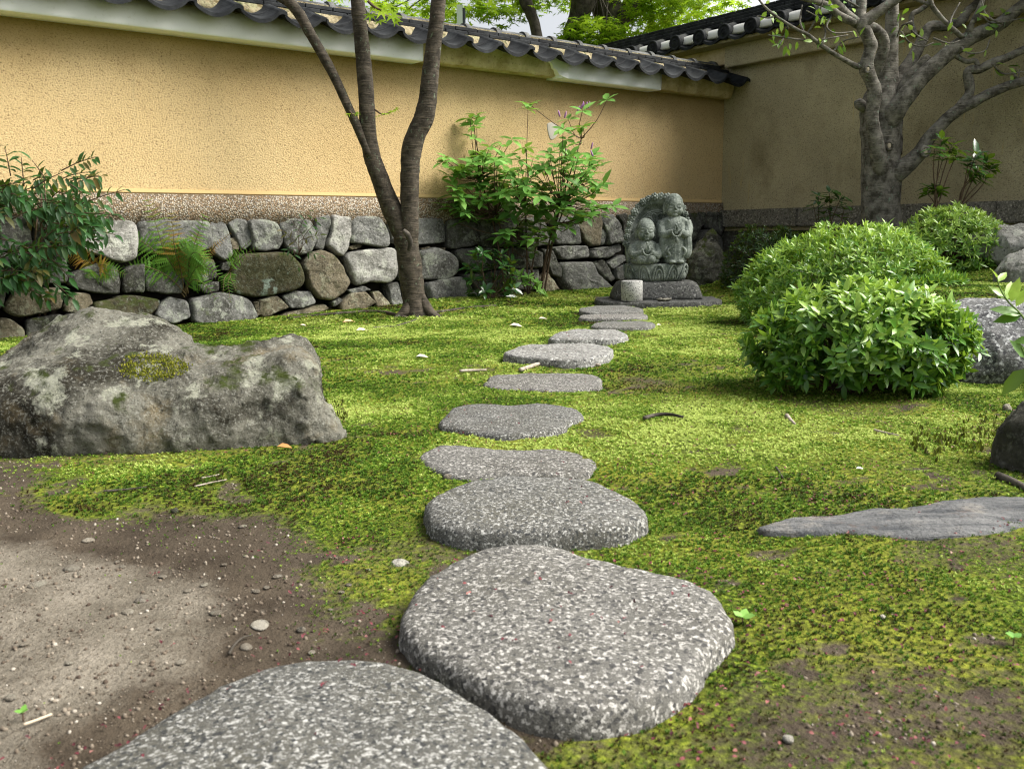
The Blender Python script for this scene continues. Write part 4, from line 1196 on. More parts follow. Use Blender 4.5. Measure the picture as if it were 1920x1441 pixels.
# kneeling child
d0 = 14
L_ = [cap([(1207, 449, d0 - 2, 10), (1207, 456, d0 - 2, 16), (1207, 468, d0 - 2, 20), (1207, 482, d0 - 1, 23), (1207, 493, d0, 22)], 18), E3(1207, 459, d0 - 3, 23, 13, 10), E3(1207, 488, d0 + 2, 27, 19, 8),
      cap([(1187, 459, d0 - 2, 8), (1183, 470, d0 + 2, 8.5), (1186, 478, d0 + 8, 8), (1198, 474, d0 + 17, 6), (1205, 468, d0 + 20, 4)]),
      cap([(1228, 459, d0 - 2, 8), (1232, 470, d0 + 2, 8.5), (1229, 478, d0 + 8, 8), (1218, 474, d0 + 17, 6), (1211, 468, d0 + 20, 4)]),
      E3(1198, 485.5, d0 + 18, 8.6, 10, 8.2), E3(1216, 485.5, d0 + 18, 8.6, 10, 8.2)]
V, F = sp(L_ + head(1208.5, 431, d0, 17.5, 21.5) + hands(1208, 462, d0 + 23, 15), 1, .0034); kid = part('monk_figure', V, F, M_STAT, statue); kid['label'] = 'small kneeling child monk with round head and pressed palms'
beads(1208, 466, d0 + 26, 9, 12, 16, 1.9, kid)
# standing child
d1 = 8
L_ = [cap([(1263, 405, d1, 10), (1263, 413, d1, 17), (1263, 425, d1, 20), (1263, 450, d1, 21), (1263, 475, d1, 22), (1263, 491, d1, 22)], 18), E3(1263, 416, d1 - 1, 26, 13, 11),
      cap([(1241, 415, d1, 9), (1238, 428, d1 + 3, 9.5), (1241, 440, d1 + 12, 8), (1252, 436, d1 + 21, 6), (1258, 432, d1 + 24, 4)]),
      cap([(1285, 415, d1, 9), (1288, 428, d1 + 3, 9.5), (1284, 440, d1 + 12, 8), (1272, 436, d1 + 21, 6), (1265, 432, d1 + 24, 4)]),
      cap([(1243, 438, d1 + 9, 8.5), (1242, 455, d1 + 10, 9), (1243, 472, d1 + 10, 9), (1246, 481, d1 + 9, 7)]), cap([(1284, 438, d1 + 9, 8.5), (1285, 455, d1 + 10, 9), (1284, 472, d1 + 10, 9.5), (1281, 482, d1 + 9, 7)]),
      cap([(1252, 462, d1 + 19, 2), (1247, 470, d1 + 20, 2.4), (1251, 478, d1 + 19, 2.2), (1244, 482, d1 + 18, 2)]), cap([(1275, 462, d1 + 19, 2), (1280, 470, d1 + 20, 2.4), (1276, 479, d1 + 19, 2.2)]),
      cap([(1248, 411, d1 + 10, 2), (1256, 420, d1 + 15, 2), (1262, 428, d1 + 19, 2)]), cap([(1278, 411, d1 + 10, 2), (1270, 420, d1 + 15, 2), (1264, 428, d1 + 19, 2)]),
      E3(1255, 490, d1 + 20, 6.5, 9, 3.6), E3(1271, 490, d1 + 20, 6.5, 9, 3.6)]
V, F = sp(L_ + head(1262, 385.5, d1, 17.8, 22) + hands(1261.5, 428, d1 + 27, 14), 1, .0034); kid = part('monk_figure', V, F, M_STAT, statue); kid['label'] = 'taller standing child monk in long-sleeved robe with prayer beads'
beads(1261.5, 431, d1 + 30, 9, 12.5, 16, 1.9, kid)
V, F = cap([(1261.5, 445, d1 + 32, 2.0), (1261.5, 449, d1 + 31, 3.4), (1261.5, 454, d1 + 30, 2.8)], 8); part('tassel', V, F, M_STAT, kid)

# ================================================================== trees in the garden
def limb(pts, Y, sides=12, rough=.10, seed=0, sub=5, freq=14):
    """pts: (px, py, r_px[, dY])"""
    P = []
    for q in pts:
        y = Y + (q[3] if len(q) > 3 else 0); p = at(q[0], q[1], y); P.append([*p, q[2] * y / FPX])
    return tube(np.array(P), sides, sub, rough, seed, freq)
TY = 7.9
base = on_g(783, 592)
maple = thing('maple_tree', 'slender dark maple with two forked stems standing before the ochre wall', 'tree', base)
V, F = limb([(782,600,34),(782,590,29),(779,575,23.5),(776,555,21.5),(771,520,22),(766,480,22),(760,445,22),(757,425,17)], TY, 18, .10, 1, 6, 22); trunk = part('trunk', V, F, M_MAPLEB, maple)
V, F = limb([(766,465,14),(755,440,18.5),(738,400,18.5),(722,360,16.8),(707,320,16),(697,290,15.5),(690,250,15),(688,200,14.5),(683,130,14),(677,70,13),(670,0,12.5),(660,-90,12),(640,-220,10),(600,-360,6)], TY, 14, .09, 2, 6, 20); part('stem', V, F, M_MAPLEB, maple)
V, F = limb([(766,475,16,.03),(768,440,17),(768,400,17),(768,360,17.2),(769,320,17.6),(771,285,18),(781,252,18.2),(795,220,18),(803,180,16.5),(808,130,15),(814,80,14),(819,40,13.4),(822,0,13),(828,-90,12),(850,-220,10),(900,-380,6)], TY - .02, 14, .10, 3, 6, 20); part('stem', V, F, M_MAPLEB, maple)
V, F = limb([(692,292,7),(675,250,8),(655,205,8),(625,140,8.5),(600,95,9),(580,60,9.5),(560,25,9.8),(540,0,9.5),(515,-40,9),(440,-140,7)], TY - .05, 12, .10, 4, 5, 24); part('stem', V, F, M_MAPLEB, maple)
V, F = limb([(548,14,5),(530,3,4.5),(512,-8,4),(480,-30,3)], TY - .05, 8, .1, 5); part('branch', V, F, M_MAPLEB, maple)
V, F = limb([(790,555,8,-.02),(799,575,10,-.05),(808,588,10,-.08),(822,595,6,-.12),(840,600,3,-.16)], TY, 10, .15, 6); part('root', V, F, M_MAPLEB, maple)
V, F = limb([(770,560,8,-.02),(762,580,9,-.08),(750,592,8,-.12),(738,600,4,-.16)], TY, 10, .15, 7); part('root', V, F, M_MAPLEB, maple)
V, F = limb([(757,432,4,-.17),(764,440,5,-.185),(770,456,4.5,-.18),(766,470,3,-.17)], TY, 8, .3, 8); part('bark_scar', V, F, M_DARKB, maple)
for px in ([(702,205,2),(716,214,1.6),(728,212,1.2),(742,206,1)], [(655,208,2),(662,215,1.5),(672,216,1)], [(690,2,3),(700,12,2.4),(715,20,1.6)]):
    V, F = limb(px, TY - .12, 6); part('twig', V, F, M_TWIG, maple)
T_STAR = star_t()
ml = [(700,12,34),(716,22,38),(735,30,36),(712,40,28),(727,12,34),(695,28,28),(742,40,24),(655,213,20),(668,213,14),(722,213,18),(735,208,18),(708,218,15),(742,204,14)]
pos = np.array([at(x, y, TY - .14 + rng.uniform(-.05, .05)) for x, y, _ in ml]); dd = rand_dirs(len(ml)) * np.array([1, .3, .25]) + np.array([.4, -.35, -.25])
foliage(maple, pos, dd, np.tile([0, -.8, .7], (len(ml), 1)) + .25 * rand_dirs(len(ml)), np.array([s for *_, s in ml]) * .62 * TY / FPX, rng.uniform(.55, .95, len(ml)), T_STAR, M_LMAPLE, len(ml))

GY = 9.35
tb = at(1652, 430, GY); tb[2] = g1(tb[0], tb[1])
tree = thing('garden_tree', 'stout grey-barked tree with bare twisting limbs in front of the brown side wall', 'tree', tb)
V, F = limb([(1652,540,46),(1652,470,40),(1652,430,36),(1651,380,34.5),(1653,335,35),(1652,300,33),(1650,260,33),(1649,220,34),(1652,190,33),(1660,160,24),(1664,130,19),(1669,90,14),(1672,54,12),(1673,10,11),(1674,-60,10),(1680,-200,7)], GY, 20, .08, 1, 6, 12); tk = part('trunk', V, F, M_GREYB, tree)
LIMBS = [
 [(1658,372,8,.06),(1655,345,12,-.06),(1650,305,15,-.15),(1643,270,14,-.20),(1637,240,12.5,-.22),(1634,220,12,-.23),(1637,195,12,-.24),(1640,174,13,-.25),(1632,148,11.5,-.25),(1624,128,13,-.26),(1630,100,10.5,-.27),(1633,86,11.5,-.27),(1625,65,10.5,-.28),(1617,46,11,-.29),(1636,30,10,-.3),(1660,13.5,9,-.32),(1684,-4,8,-.34),(1730,-50,7,-.36),(1800,-140,4,-.4)],
 [(1619,50,10,-.28),(1600,38,9,-.27),(1576,16,8,-.26),(1562,0,8,-.25),(1530,-50,7,-.22),(1480,-140,4,-.2)],
 [(1604,44,6,-.3),(1586,36,7,-.3),(1570,27,6.5,-.32),(1552,11,6,-.35),(1530,3,5.5,-.37),(1480,-14,5,-.4),(1400,-60,3,-.4)],
 [(1616,44,8,-.28),(1614,24,9,-.25),(1615,0,9,-.22),(1610,-60,8,-.2),(1590,-150,5,-.1)],
 [(1640,150,10,.0),(1646,122,11,-.06),(1655,100,10.5,-.1),(1657,80,10,-.12),(1649,62,9.5,-.16),(1630,50,9,-.22),(1612,46,8,-.26)],
 [(1652,275,12,.06),(1662,240,18,-.06),(1675,212,20,-.14),(1688,194,18,-.18),(1706,172,16.5,-.2),(1730,144,15,-.22),(1766,111,14,-.22),(1793,89,14,-.22),(1822,70,13.2,-.22),(1850,57,12.5,-.2),(1874,46,12,-.2),(1901,24,11,-.2),(1925,4,10.5,-.2),(1980,-50,8,-.2),(2060,-120,5,-.2)],
 [(1668,190,12,.02),(1676,165,13.5,.03),(1692,138,12,.05),(1717,100,10.5,.08),(1730,73,9.5,.08),(1744,51,9.5,.08),(1774,49,8.5,.08),(1801,41,8.5,.08),(1814,22,7.5,.08),(1839,0,7.5,.1),(1890,-60,5,.1)],
 [(1680,188,9,-.1),(1690,170,10.5,-.12),(1711,138,9.5,-.14),(1732,116,8.5,-.15),(1741,108,7.5,-.15)],
 [(1652,352,12,.05),(1668,336,17,-.05),(1686,320,18,-.12),(1706,305,15.5,-.15),(1725,286,13.5,-.17),(1741,260,12,-.2),(1766,233,11.3,-.24),(1790,211,11,-.27),(1820,195,10,-.3),(1855,176,9.2,-.33),(1888,162,8.6,-.35),(1925,151,8,-.38),(2000,130,7,-.4),(2100,110,4,-.4)],
 [(1788,212,8,-.27),(1806,192,8.6,-.28),(1817,176,8.2,-.28),(1818,160,8.4,-.28),(1814,138,8,-.28),(1822,131,8,-.28),(1836,131,7.6,-.28),(1858,119,7.8,-.28),(1888,108,7.2,-.28),(1925,91,7,-.28),(2000,60,5,-.28)],
 [(1786,100,4.6,-.24),(1800,110,4.4,-.25),(1814,116,4.2,-.26),(1828,114,4.2,-.27),(1834,124,4.4,-.28)],
 [(1806,72,4.6,-.26),(1790,58,4.2,-.3),(1774,43,4,-.32),(1760,28,4,-.33),(1749,13,4.2,-.34),(1744,-4,4,-.35),(1735,-60,3,-.35)],
 [(1750,12,3,-.34),(1730,4,3,-.34),(1700,-6,2.5,-.34)],
 [(1717,70,5,.2),(1709,43,4.5,.22),(1711,27,4.5,.22),(1725,19,4.5,.22),(1741,5,4.5,.22),(1760,-30,4,.2)],
 [(1683,290,8,.1),(1684,270,8,.12),(1684,245,7.5,.12),(1686,225,7,.12)],
 [(1613,122,5.5,-.27),(1608,125,5,-.28),(1590,116,4.4,-.3),(1562,100,4,-.34),(1535,81,3.5,-.38),(1514,65,3,-.4),(1492,54,2.6,-.42),(1454,30,2.2,-.45),(1427,5,1.8,-.46),(1405,-30,1.4,-.46)],
 [(1625,205,8,-.08),(1613,196,10,-.12),(1608,188,7,-.13)],
 [(1820,72,6,-.22),(1818,58,6.5,-.24),(1822,46,5,-.25),(1835,20,5,-.25),(1850,-20,4,-.25)],
]
for i, pts in enumerate(LIMBS):
    V, F = limb(pts, GY, 12, .12, 30 + i, 5, 18); part('limb', V, F, M_GREYB, tree)
def torus_knot(px, py, r, dY):
    P = [];
    for t in np.linspace(0, 2 * np.pi, 13): P.append((px + r * .8 * math.cos(t), py + r * math.sin(t), r * .38, dY))
    V, F = limb(P, GY, 8, .1, 5, 2); k = part('branch_scar', V, F, M_GREYB, tree)
    p = at(px, py, GY + dY); V, F = ell(p, (r * .55 * GY / FPX, .012, r * .75 * GY / FPX), 14, 8); part('cut_face', V, F, M_CUT, k)
torus_knot(1667, 273, 7.5, -.215); torus_knot(1735, 284, 8.5, -.27); torus_knot(1627, 130, 6, -.345)
TW = [[(1540,84),(1548,60),(1535,35),(1512,20)], [(1508,62),(1500,40),(1504,10)], [(1530,78),(1505,75),(1480,72),(1440,66)], [(1556,98),(1530,80),(1556,72),(1590,66)], [(1560,100),(1580,78),(1610,70)],
      [(1478,48),(1470,70),(1462,84)], [(1512,66),(1528,40),(1540,12),(1546,-10)], [(1454,30),(1440,34),(1420,30)], [(1690,60),(1705,80),(1730,88),(1750,80)], [(1800,85),(1816,100),(1846,96),(1856,74)],
      [(1750,72),(1780,82),(1800,76)], [(1860,120),(1880,138),(1910,136),(1940,130)], [(1900,135),(1908,148),(1912,130)], [(1840,30),(1860,44),(1890,40),(1930,32)], [(1700,45),(1716,64),(1740,78)],
      [(1560,30),(1550,50),(1565,62),(1600,60)], [(1620,20),(1580,-4),(1560,-20)], [(1880,45),(1850,30),(1840,0)], [(1710,40),(1690,50),(1682,70)], [(1780,50),(1786,30),(1800,5)]]
for i, q in enumerate(TW):
    P = [(x, y, 1.9 - 1.1 * k / len(q), -.34 + rng.uniform(-.1, .1)) for k, (x, y) in enumerate(q)]
    V, F = limb(P, GY, 6, .1, i, 4); part('twig', V, F, M_GREYB, tree)
T_LEAF = leaf_t(.42); T_NARROW = leaf_t(.27, .03, .12); T_WIDE = leaf_t(.52)
lp = []
for q in TW + [[(1450,20),(1470,60)], [(1560,20),(1600,60)], [(1870,100),(1920,140)], [(1850,10),(1920,50)], [(1700,20),(1780,90)], [(1450,80),(1500,100)], [(1530,20),(1570,50)]]:
    for _ in range(4):
        k = rng.integers(0, len(q) - 1); f = rng.uniform(0, 1); lp.append((q[k][0] * (1 - f) + q[k + 1][0] * f + rng.normal(0, 9), q[k][1] * (1 - f) + q[k + 1][1] * f + rng.normal(0, 9)))
pos = np.array([at(x, y, GY - .3 + rng.uniform(-.25, .25)) for x, y in lp]); n = len(pos)
foliage(tree, pos, rand_dirs(n) + np.array([0, -.2, -.5]), rand_dirs(n) + np.array([0, -.6, .8]), rng.uniform(.07, .12, n), rng.uniform(.3, 1, n), T_LEAF, M_LFRONT, n)
# crown above the frame: it shades the side wall
n = 900; a = rng.uniform(0, 6.28, n); rr = 2.3 * np.sqrt(rng.uniform(0, 1, n))
pos = np.stack([tb[0] + 1.3 + rr * np.cos(a), tb[1] - .1 + rr * np.sin(a) * .8, 3.5 + rng.uniform(0, 1.5, n) * (1 - .3 * rr / 2.3)], -1)
k = (pos - P0) @ D < .4; pos = pos[k]; n = len(pos)
foliage(tree, pos, rand_dirs(n) + np.array([0, 0, -.3]), rand_dirs(n) + np.array([0, 0, 1.2]), rng.uniform(.08, .13, n), rng.uniform(.1, .8, n), T_LEAF, M_LFRONT, 0, rest='crown')

# ================================================================== clipped bushes
def bush(name, label, c, r, n_w, k, ln, T, mat, tint0, n_ind, zlow=-.25, tilt=.95, seed=0, lump=.10, stems=9, group=None, gap=.32):
    c = np.array(c, float); r = np.array(r, float)
    t = thing(name, label, 'bush', (c[0], c[1], g1(c[0], c[1])), group)
    d = rand_dirs(int(n_w * 1.9)); d = d[d[:, 2] > zlow][:n_w]; n = len(d)
    lay = rng.choice([0, 1, 2], n, p=[.62, .25, .13]); f = np.array([1.0, .84, .66])[lay] + rng.normal(0, .035, n)
    f = f * (1 + lump * fbm(d * 2.4 + seed, 3, seed) * 1.6)
    P = c + d * r * f[:, None]; g = gh(P[:, 0], P[:, 1]); P[:, 2] = np.maximum(P[:, 2], g + .03)
    q = fbm(d * 3.3 + seed * 5, 3, seed + 2) < gap; P, d, lay = P[q], d[q], lay[q]; n = len(P)
    A = nrm(d * r[::-1].mean() / r + np.array([0, 0, .35]) + .35 * rng.normal(size=d.shape))
    pos, dr, up = whorls(P, A, k, tilt, ln, .28)
    sz = ln * np.clip(rng.normal(1, .2, len(pos)), .5, 1.5) * np.repeat(1 - .08 * lay, k)
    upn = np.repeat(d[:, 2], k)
    ti = np.clip(tint0 + .33 * upn + rng.normal(0, .15, len(pos)) - .16 * np.repeat(lay, k) + np.repeat(rng.normal(0, .10, n), k), 0, 1)  # light put into the tint: upward leaves paler, inner layers darker
    sc_ = np.linalg.norm(pos - CAM, axis=1) + .25 * np.repeat(lay, k)
    foliage(t, pos, dr, up, sz, ti, T, mat, n_ind, score=sc_)
    # stems from the foot to the shoots
    pick = rng.choice(n, min(n, stems * 9), replace=False); L_ = []
    foot = np.array([c[0], c[1], g1(c[0], c[1]) - .02])
    for j, i in enumerate(pick):
        b = foot + np.array([rng.normal(0, .12 * r[0]), rng.normal(0, .12 * r[1]), 0]); e = P[i]; m = b * .5 + e * .5 + np.array([0, 0, .02]) + rng.normal(0, .03, 3) * r
        q = np.array([[*b, .007], [*m, .0045], [*(e * .97 + m * .03), .0018]])
        if j < stems: V, F = tube(q * np.array([1, 1, 1, 1.5]), 6, 4, .1, j); part('stem', V, F, M_TWIG, t)
        else: L_.append(tube(q, 5, 3))
    V, F = cat_meshes(L_); part('twigs', V, F, M_TWIG, t, kind='stuff')
    return t
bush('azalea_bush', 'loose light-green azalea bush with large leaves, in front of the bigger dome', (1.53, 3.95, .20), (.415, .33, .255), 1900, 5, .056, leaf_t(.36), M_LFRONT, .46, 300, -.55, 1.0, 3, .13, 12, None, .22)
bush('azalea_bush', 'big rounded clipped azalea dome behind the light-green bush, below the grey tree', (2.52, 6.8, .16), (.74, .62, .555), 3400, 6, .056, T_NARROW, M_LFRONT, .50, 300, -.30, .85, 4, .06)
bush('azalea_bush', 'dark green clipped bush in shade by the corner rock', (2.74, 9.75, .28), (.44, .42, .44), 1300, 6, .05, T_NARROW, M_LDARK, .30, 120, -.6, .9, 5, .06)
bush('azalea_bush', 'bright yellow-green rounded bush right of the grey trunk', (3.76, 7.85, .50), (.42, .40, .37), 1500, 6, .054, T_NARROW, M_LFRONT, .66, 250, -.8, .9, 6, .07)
#bush('azalea_bush', 'low clipped bush between the big dome and the right boulders', (3.0, 6.45, .26), (.30, .36, .24), 700, 6, .055, T_NARROW, M_LFRONT, .36, 100, -.4, .9, 8, .08)

# ================================================================== azalea shrub at the wall
AY = 9.78
ab = at(985, 552, 9.72); ab[2] = g1(ab[0], ab[1])
shrub = thing('flowering_shrub', 'open leafy shrub with purple buds growing against the ochre wall', 'shrub', ab)
CL = [(1138,188),(1092,208),(1066,225),(1056,243),(1093,236),(993,196),(990,206),(876,220),(868,238),(862,226),(890,240),(876,262),(885,286),(905,292),(918,276),(940,272),(960,262),(985,278),(948,296),(975,300),(1000,296),(1030,288),(1050,276),(1040,300),
 (838,296),(850,302),(826,322),(842,330),(860,320),(880,330),(900,320),(925,318),(950,325),(972,322),(1000,320),(1022,324),(1050,322),(1075,312),(1098,306),(1108,292),(1085,288),(1070,292),(1100,322),(870,352),(892,346),(915,350),(940,345),(962,352),(985,348),(1010,345),(1035,350),(1060,345),(1085,350),(1110,338),(1120,352),
 (845,366),(862,372),(880,380),(845,388),(866,394),(830,392),(880,404),(905,378),(930,372),(955,376),(980,372),(1005,378),(1030,372),(1056,376),(1080,378),(1105,380),(1122,388),(1090,396),(1066,400),(1040,396),(1100,408),(1010,398),(940,400),(960,408),(990,402),(925,416),(1075,416),(1030,415),(975,428),(945,440),(1000,436),(1010,456),(975,455),(1030,445),(905,300),(930,306),(885,305),(1062,262),(1112,300),(965,336),(1015,308),(920,334),(995,360),(945,360),(1040,362),(1070,362),(1095,366),(900,364),(1020,392)]
CL = CL + [(x + rng.normal(0, 12), y + rng.normal(0, 9)) for x, y in CL[24:] if rng.uniform() < .95] + [(x + rng.normal(0, 16), y + rng.normal(0, 10)) for x, y in CL[40:] if rng.uniform() < .7]
CP = []
for x, y in CL:
    Y = AY + rng.uniform(-.55, .2); p = at(x, y, Y); o = (p - P0) @ N
    if o < .16: p = p + N * (.16 - o)
    CP.append(p)
CP = np.array(CP); n = len(CP)
pos, dr, up = whorls(CP, np.tile([0, -.25, 1.], (n, 1)) + .35 * rand_dirs(n), 6, 1.35, .11, .22)
dr[:, 2] -= .18
zt_ = np.repeat(sstep(.75, 1.6, CP[:, 2]), 6)
foliage(shrub, pos, dr, up, .135 * np.clip(rng.normal(1, .18, len(pos)), .6, 1.4), np.clip(.30 + .35 * zt_ + rng.normal(0, .17, len(pos)), 0, 1), leaf_t(.46), M_LSHRUB, 300)
hubs = [(985,480,.0),(960,440,-.05),(1010,440,.05),(1040,420,0),(930,400,-.1),(1080,340,.05),(985,380,0),(1090,260,.1),(900,330,0),(1050,380,-.1)]
HP = np.array([at(x, y, AY + q) for x, y, q in hubs]); foot = ab + np.array([0, -.02, -.03])
for i, h in enumerate(HP):
    b = foot + np.array([(h[0] - foot[0]) * .35 + rng.normal(0, .04), rng.normal(0, .06), 0]); m = b * .5 + h * .5 + np.array([(b[0] - h[0]) * .12, 0, .02])
    V, F = tube(np.array([[*b, .011], [*m, .009], [*h, .006]]), 7, 5, .12, i); part('stem', V, F, M_TWIG, shrub)
L_ = []
for p in CP:
    j = np.argmin(np.linalg.norm((HP - p) * np.array([1, 1, .6]), axis=1) + 2 * (HP[:, 2] > p[2] + .1)); h = HP[j]; m = h * .5 + p * .5 + np.array([0, 0, -.04]) + rng.normal(0, .02, 3)
    L_.append(tube(np.array([[*h, .006], [*m, .0045], [*p, .003]]), 5, 3))
V, F = cat_meshes(L_); part('twigs', V, F, M_TWIG, shrub, kind='stuff')
M_BUD = NT('purple_bud').out((.42, .20, .45), .5)
bv, bf = ell((0, 0, .5), (.16, .16, .5), 8, 6); bv[:, 0] *= (1 - bv[:, 2] * .4); me_bud = _mesh('flower_bud', bv, bf, M_BUD)
for x, y in ((1088,198),(1094,196),(1100,197),(1104,196),(1058,214),(1050,212),(1108,272),(1112,286),(1060,284),(868,314),(1082,204)):
    d_ = nrm(np.array([rng.normal(0, .3), -.2, 1])); inst('flower_bud', me_bud, shrub, at(x, y + 8, AY - .1), frames(np.cross(d_, [0, 1, 0]), d_), (.075,) * 3)

# ---- glossy plant at its foot and pale sprouts
def leaf_plant(name, label, cat, foot, tips, ln, k, T, mat, tint, tilt=1.0, stem_r=.006, n_ind=300, group=None, stem_mat=None, droop=.2):
    t = thing(name, label, cat, foot, group); C, A = [], []
    for i, p in enumerate(tips):
        b = np.array(foot) + np.array([rng.normal(0, .012), rng.normal(0, .012), -.01]); m = b * .45 + p * .55 + rng.normal(0, .02, 3) * np.array([1, 1, .3])
        V, F = tube(np.array([[*b, stem_r], [*m, stem_r * .8], [*p, stem_r * .5]]), 6, 4, .05, i); part('stem', V, F, stem_mat or M_TWIG, t)
        C.append(p); A.append(nrm(p - m))
        C.append(p * .8 + m * .2); A.append(nrm(p - m))
    C, A = np.array(C), np.array(A) + np.array([0, -.15, .4]); pos, dr, up = whorls(C, A, k, tilt, ln, .25); dr[:, 2] -= droop
    foliage(t, pos, dr, up, ln * np.clip(rng.normal(1, .2, len(pos)), .5, 1.4), np.clip(rng.normal(tint, .2, len(pos)), 0, 1), T, mat, n_ind)
    return t
f = at(918, 560, 9.2); f[2] = g1(f[0], f[1])
tips = [at(x, y, 9.25 + rng.uniform(-.2, .1)) for x, y in ((890,482),(905,475),(925,480),(940,478),(880,500),(900,505),(920,500),(945,500),(955,515),(885,525),(905,525),(930,522),(950,535),(885,545),(910,545),(932,548),(948,555),(962,540),(960,490),(895,560))]
leaf_plant('evergreen_plant', 'dark glossy evergreen plant at the foot of the stone footing', 'plant', f, tips, .105, 5, T_LEAF, M_LGLOSS, .28)
f = at(985, 553, 9.5); f[2] = g1(f[0], f[1])
tips = [at(x, y, 9.5 + rng.uniform(-.15, .1)) for x, y in ((965,528),(985,532),(1000,540),(955,535),(1010,545),(1022,552),(990,520),(975,515),(1005,530))]
leaf_plant('sprouting_plant', 'pale green sprouts at the foot of the open shrub', 'plant', f, tips, .075, 5, T_LEAF, M_LSHRUB, .8)

# ================================================================== saplings by the grey tree
def sapling(label, foot, tips, ln, k, mat, tint, side=()):
    return leaf_plant('sapling', label, 'sapling', foot, list(tips) + list(side), ln, k, T_LEAF, mat, tint, 1.15, .006, 400, 'glossy saplings beside the grey tree', None, .25)
f = at(1552, 425, 9.3); f[2] = g1(f[0], f[1])
sapling('short glossy sapling left of the grey trunk', f, [at(x, y, 9.3 + rng.uniform(-.12, .12)) for x, y in ((1555,362),(1535,368),(1578,368),(1525,385),(1550,382),(1585,385),(1545,402),(1580,404))], .11, 5, M_LGLOSS, .35)
f = at(1752, 440, 8.0); f[2] = .85
sapling('tall glossy sapling rising from the yellow-green bush, left of a pair', f, [at(x, y, 8.0 + rng.uniform(-.1, .1)) for x, y in ((1765,262),(1752,278),(1785,272),(1770,290),(1795,285),(1748,350),(1738,362),(1760,358))], .105, 6, M_LGLOSS, .55)
f = at(1795, 425, 8.0); f[2] = .85
sapling('leaning glossy sapling rising from the yellow-green bush, right of a pair', f, [at(x, y, 8.0 + rng.uniform(-.1, .1)) for x, y in ((1830,290),(1850,300),(1815,305),(1860,312),(1835,320),(1845,335),(1825,330))], .11, 6, M_LGLOSS, .5)

# sprigs reaching in at the right edge, close to the viewer
EY = 2.55
def sprig(label, stempx, leaves):
    P = [at(x, y, EY) for x, y in stempx]; foot = P[0] + np.array([.10, .05, 0]); foot[2] = g1(foot[0], foot[1]) - .01; P = [foot, foot * .4 + P[0] * .6 + np.array([.03, 0, .02])] + P; t = thing('leafy_sprig', label, 'plant', P[0], 'leafy sprigs at the right edge')
    V, F = tube(np.array([[*p, .0035 - .002 * i / len(P)] for i, p in enumerate(P)]), 7, 5); part('stem', V, F, NT('green_stem').out((.14, .22, .05), .5), t)
    a = np.array([at(x, y, EY) for x, y, *_ in leaves]); b = np.array([at(q[2], q[3], EY + rng.uniform(-.05, .03)) for q in leaves]); d = b - a
    foliage(t, a, d, np.tile([-.2, -.75, .6], (len(a), 1)) + .3 * rand_dirs(len(a)), np.linalg.norm(d, axis=1), [q[4] for q in leaves], T_LEAF, M_LFRONT, len(a))
sprig('upper leafy sprig with upright young leaves at the right edge', [(1990,690),(1950,640),(1915,590),(1890,565),(1875,540),(1868,515)],
      [(1868,520,1858,500,.95),(1872,528,1888,508,.9),(1890,562,1856,534,.8),(1888,562,1898,525,1.),(1895,565,1912,520,1.),(1905,575,1930,535,.9),(1915,590,1858,576,.6),(1915,592,1862,602,.35),(1920,598,1960,560,.7),(1925,605,1965,610,.5),(1945,635,1900,640,.5),(1895,566,1910,548,.9)])
sprig('lower leafy sprig with dark leaves at the right edge', [(1990,760),(1950,705),(1925,670),(1915,650)], [(1925,672,1896,636,.6),(1925,690,1876,742,.12),(1930,680,1960,640,.5),(1950,706,1915,745,.2)])

# ================================================================== nandina, ferns at the left
NY = 7.05
f = on_g(40, 640)
nan = thing('nandina_shrub', 'dense dark green nandina shrub with bronze shoots at the left edge', 'shrub', at(40, 600, NY + .1) * np.array([1, 1, 0]))
pos, dr, sz, ti = [], [], [], []
def spray(p, q, ln, n, ti0, hang=.5):
    """a stalk p->q with paired drooping leaves"""
    ax = nrm(q - p); side = nrm(np.cross(ax, [0, -1, .2]))
    for i in range(n):
        f = .25 + .75 * i / max(1, n - 1); c = p + (q - p) * f
        for s in ((-1, 1) if i < n - 1 else (0,)):
            pos.append(c); dr.append(nrm(ax * .7 + side * s * .9 + np.array([0, -.25, -hang]) + rng.normal(0, .2, 3))); sz.append(ln * rng.uniform(.7, 1.25)); ti.append(np.clip(rng.normal(ti0, .13), 0, 1))
stalks = []
for i in range(210):
    x, y = rng.uniform(-160, 150), rng.uniform(335, 550)
    if x > 70 and y > 470: y -= 90
    x2 = x + rng.uniform(10, 70); y2 = y + rng.uniform(-28, 22); Y = NY + rng.uniform(-.40, .28)
    p, q = at(x, y, Y), at(x2, y2, Y - .06); stalks.append((p, q))
    hi = rng.uniform() < .08 + .16 * (y < 400)
    spray(p, q, .105, 4, .78 if hi else .28)
for a, b, n in (((60,355),(120,322),5), ((115,320),(180,294),7), ((45,350),(40,295),4), ((20,330),(10,280),4), ((100,360),(60,300),4), ((120,395),(235,355),6), ((140,400),(220,405),5), ((150,430),(215,440),4), ((90,480),(130,520),4), ((100,530),(135,560),4), ((20,500),(60,545),4), ((40,470),(105,500),5)):
    p, q = at(*a, NY - .25), at(*b, NY - .28); spray(p, q, .085 if n > 4 else .10, n, .5 if b[1] < 330 else .3); stalks.append((p, q))
L_ = []
for p, q in stalks: L_.append(tube(np.array([[*p, .005], [*(p * .5 + q * .5 + np.array([0, 0, .01])), .004], [*q, .0025]]), 5, 3))
V, F = cat_meshes(L_); part('leaf_stalks', V, F, M_TWIG, nan, kind='stuff')
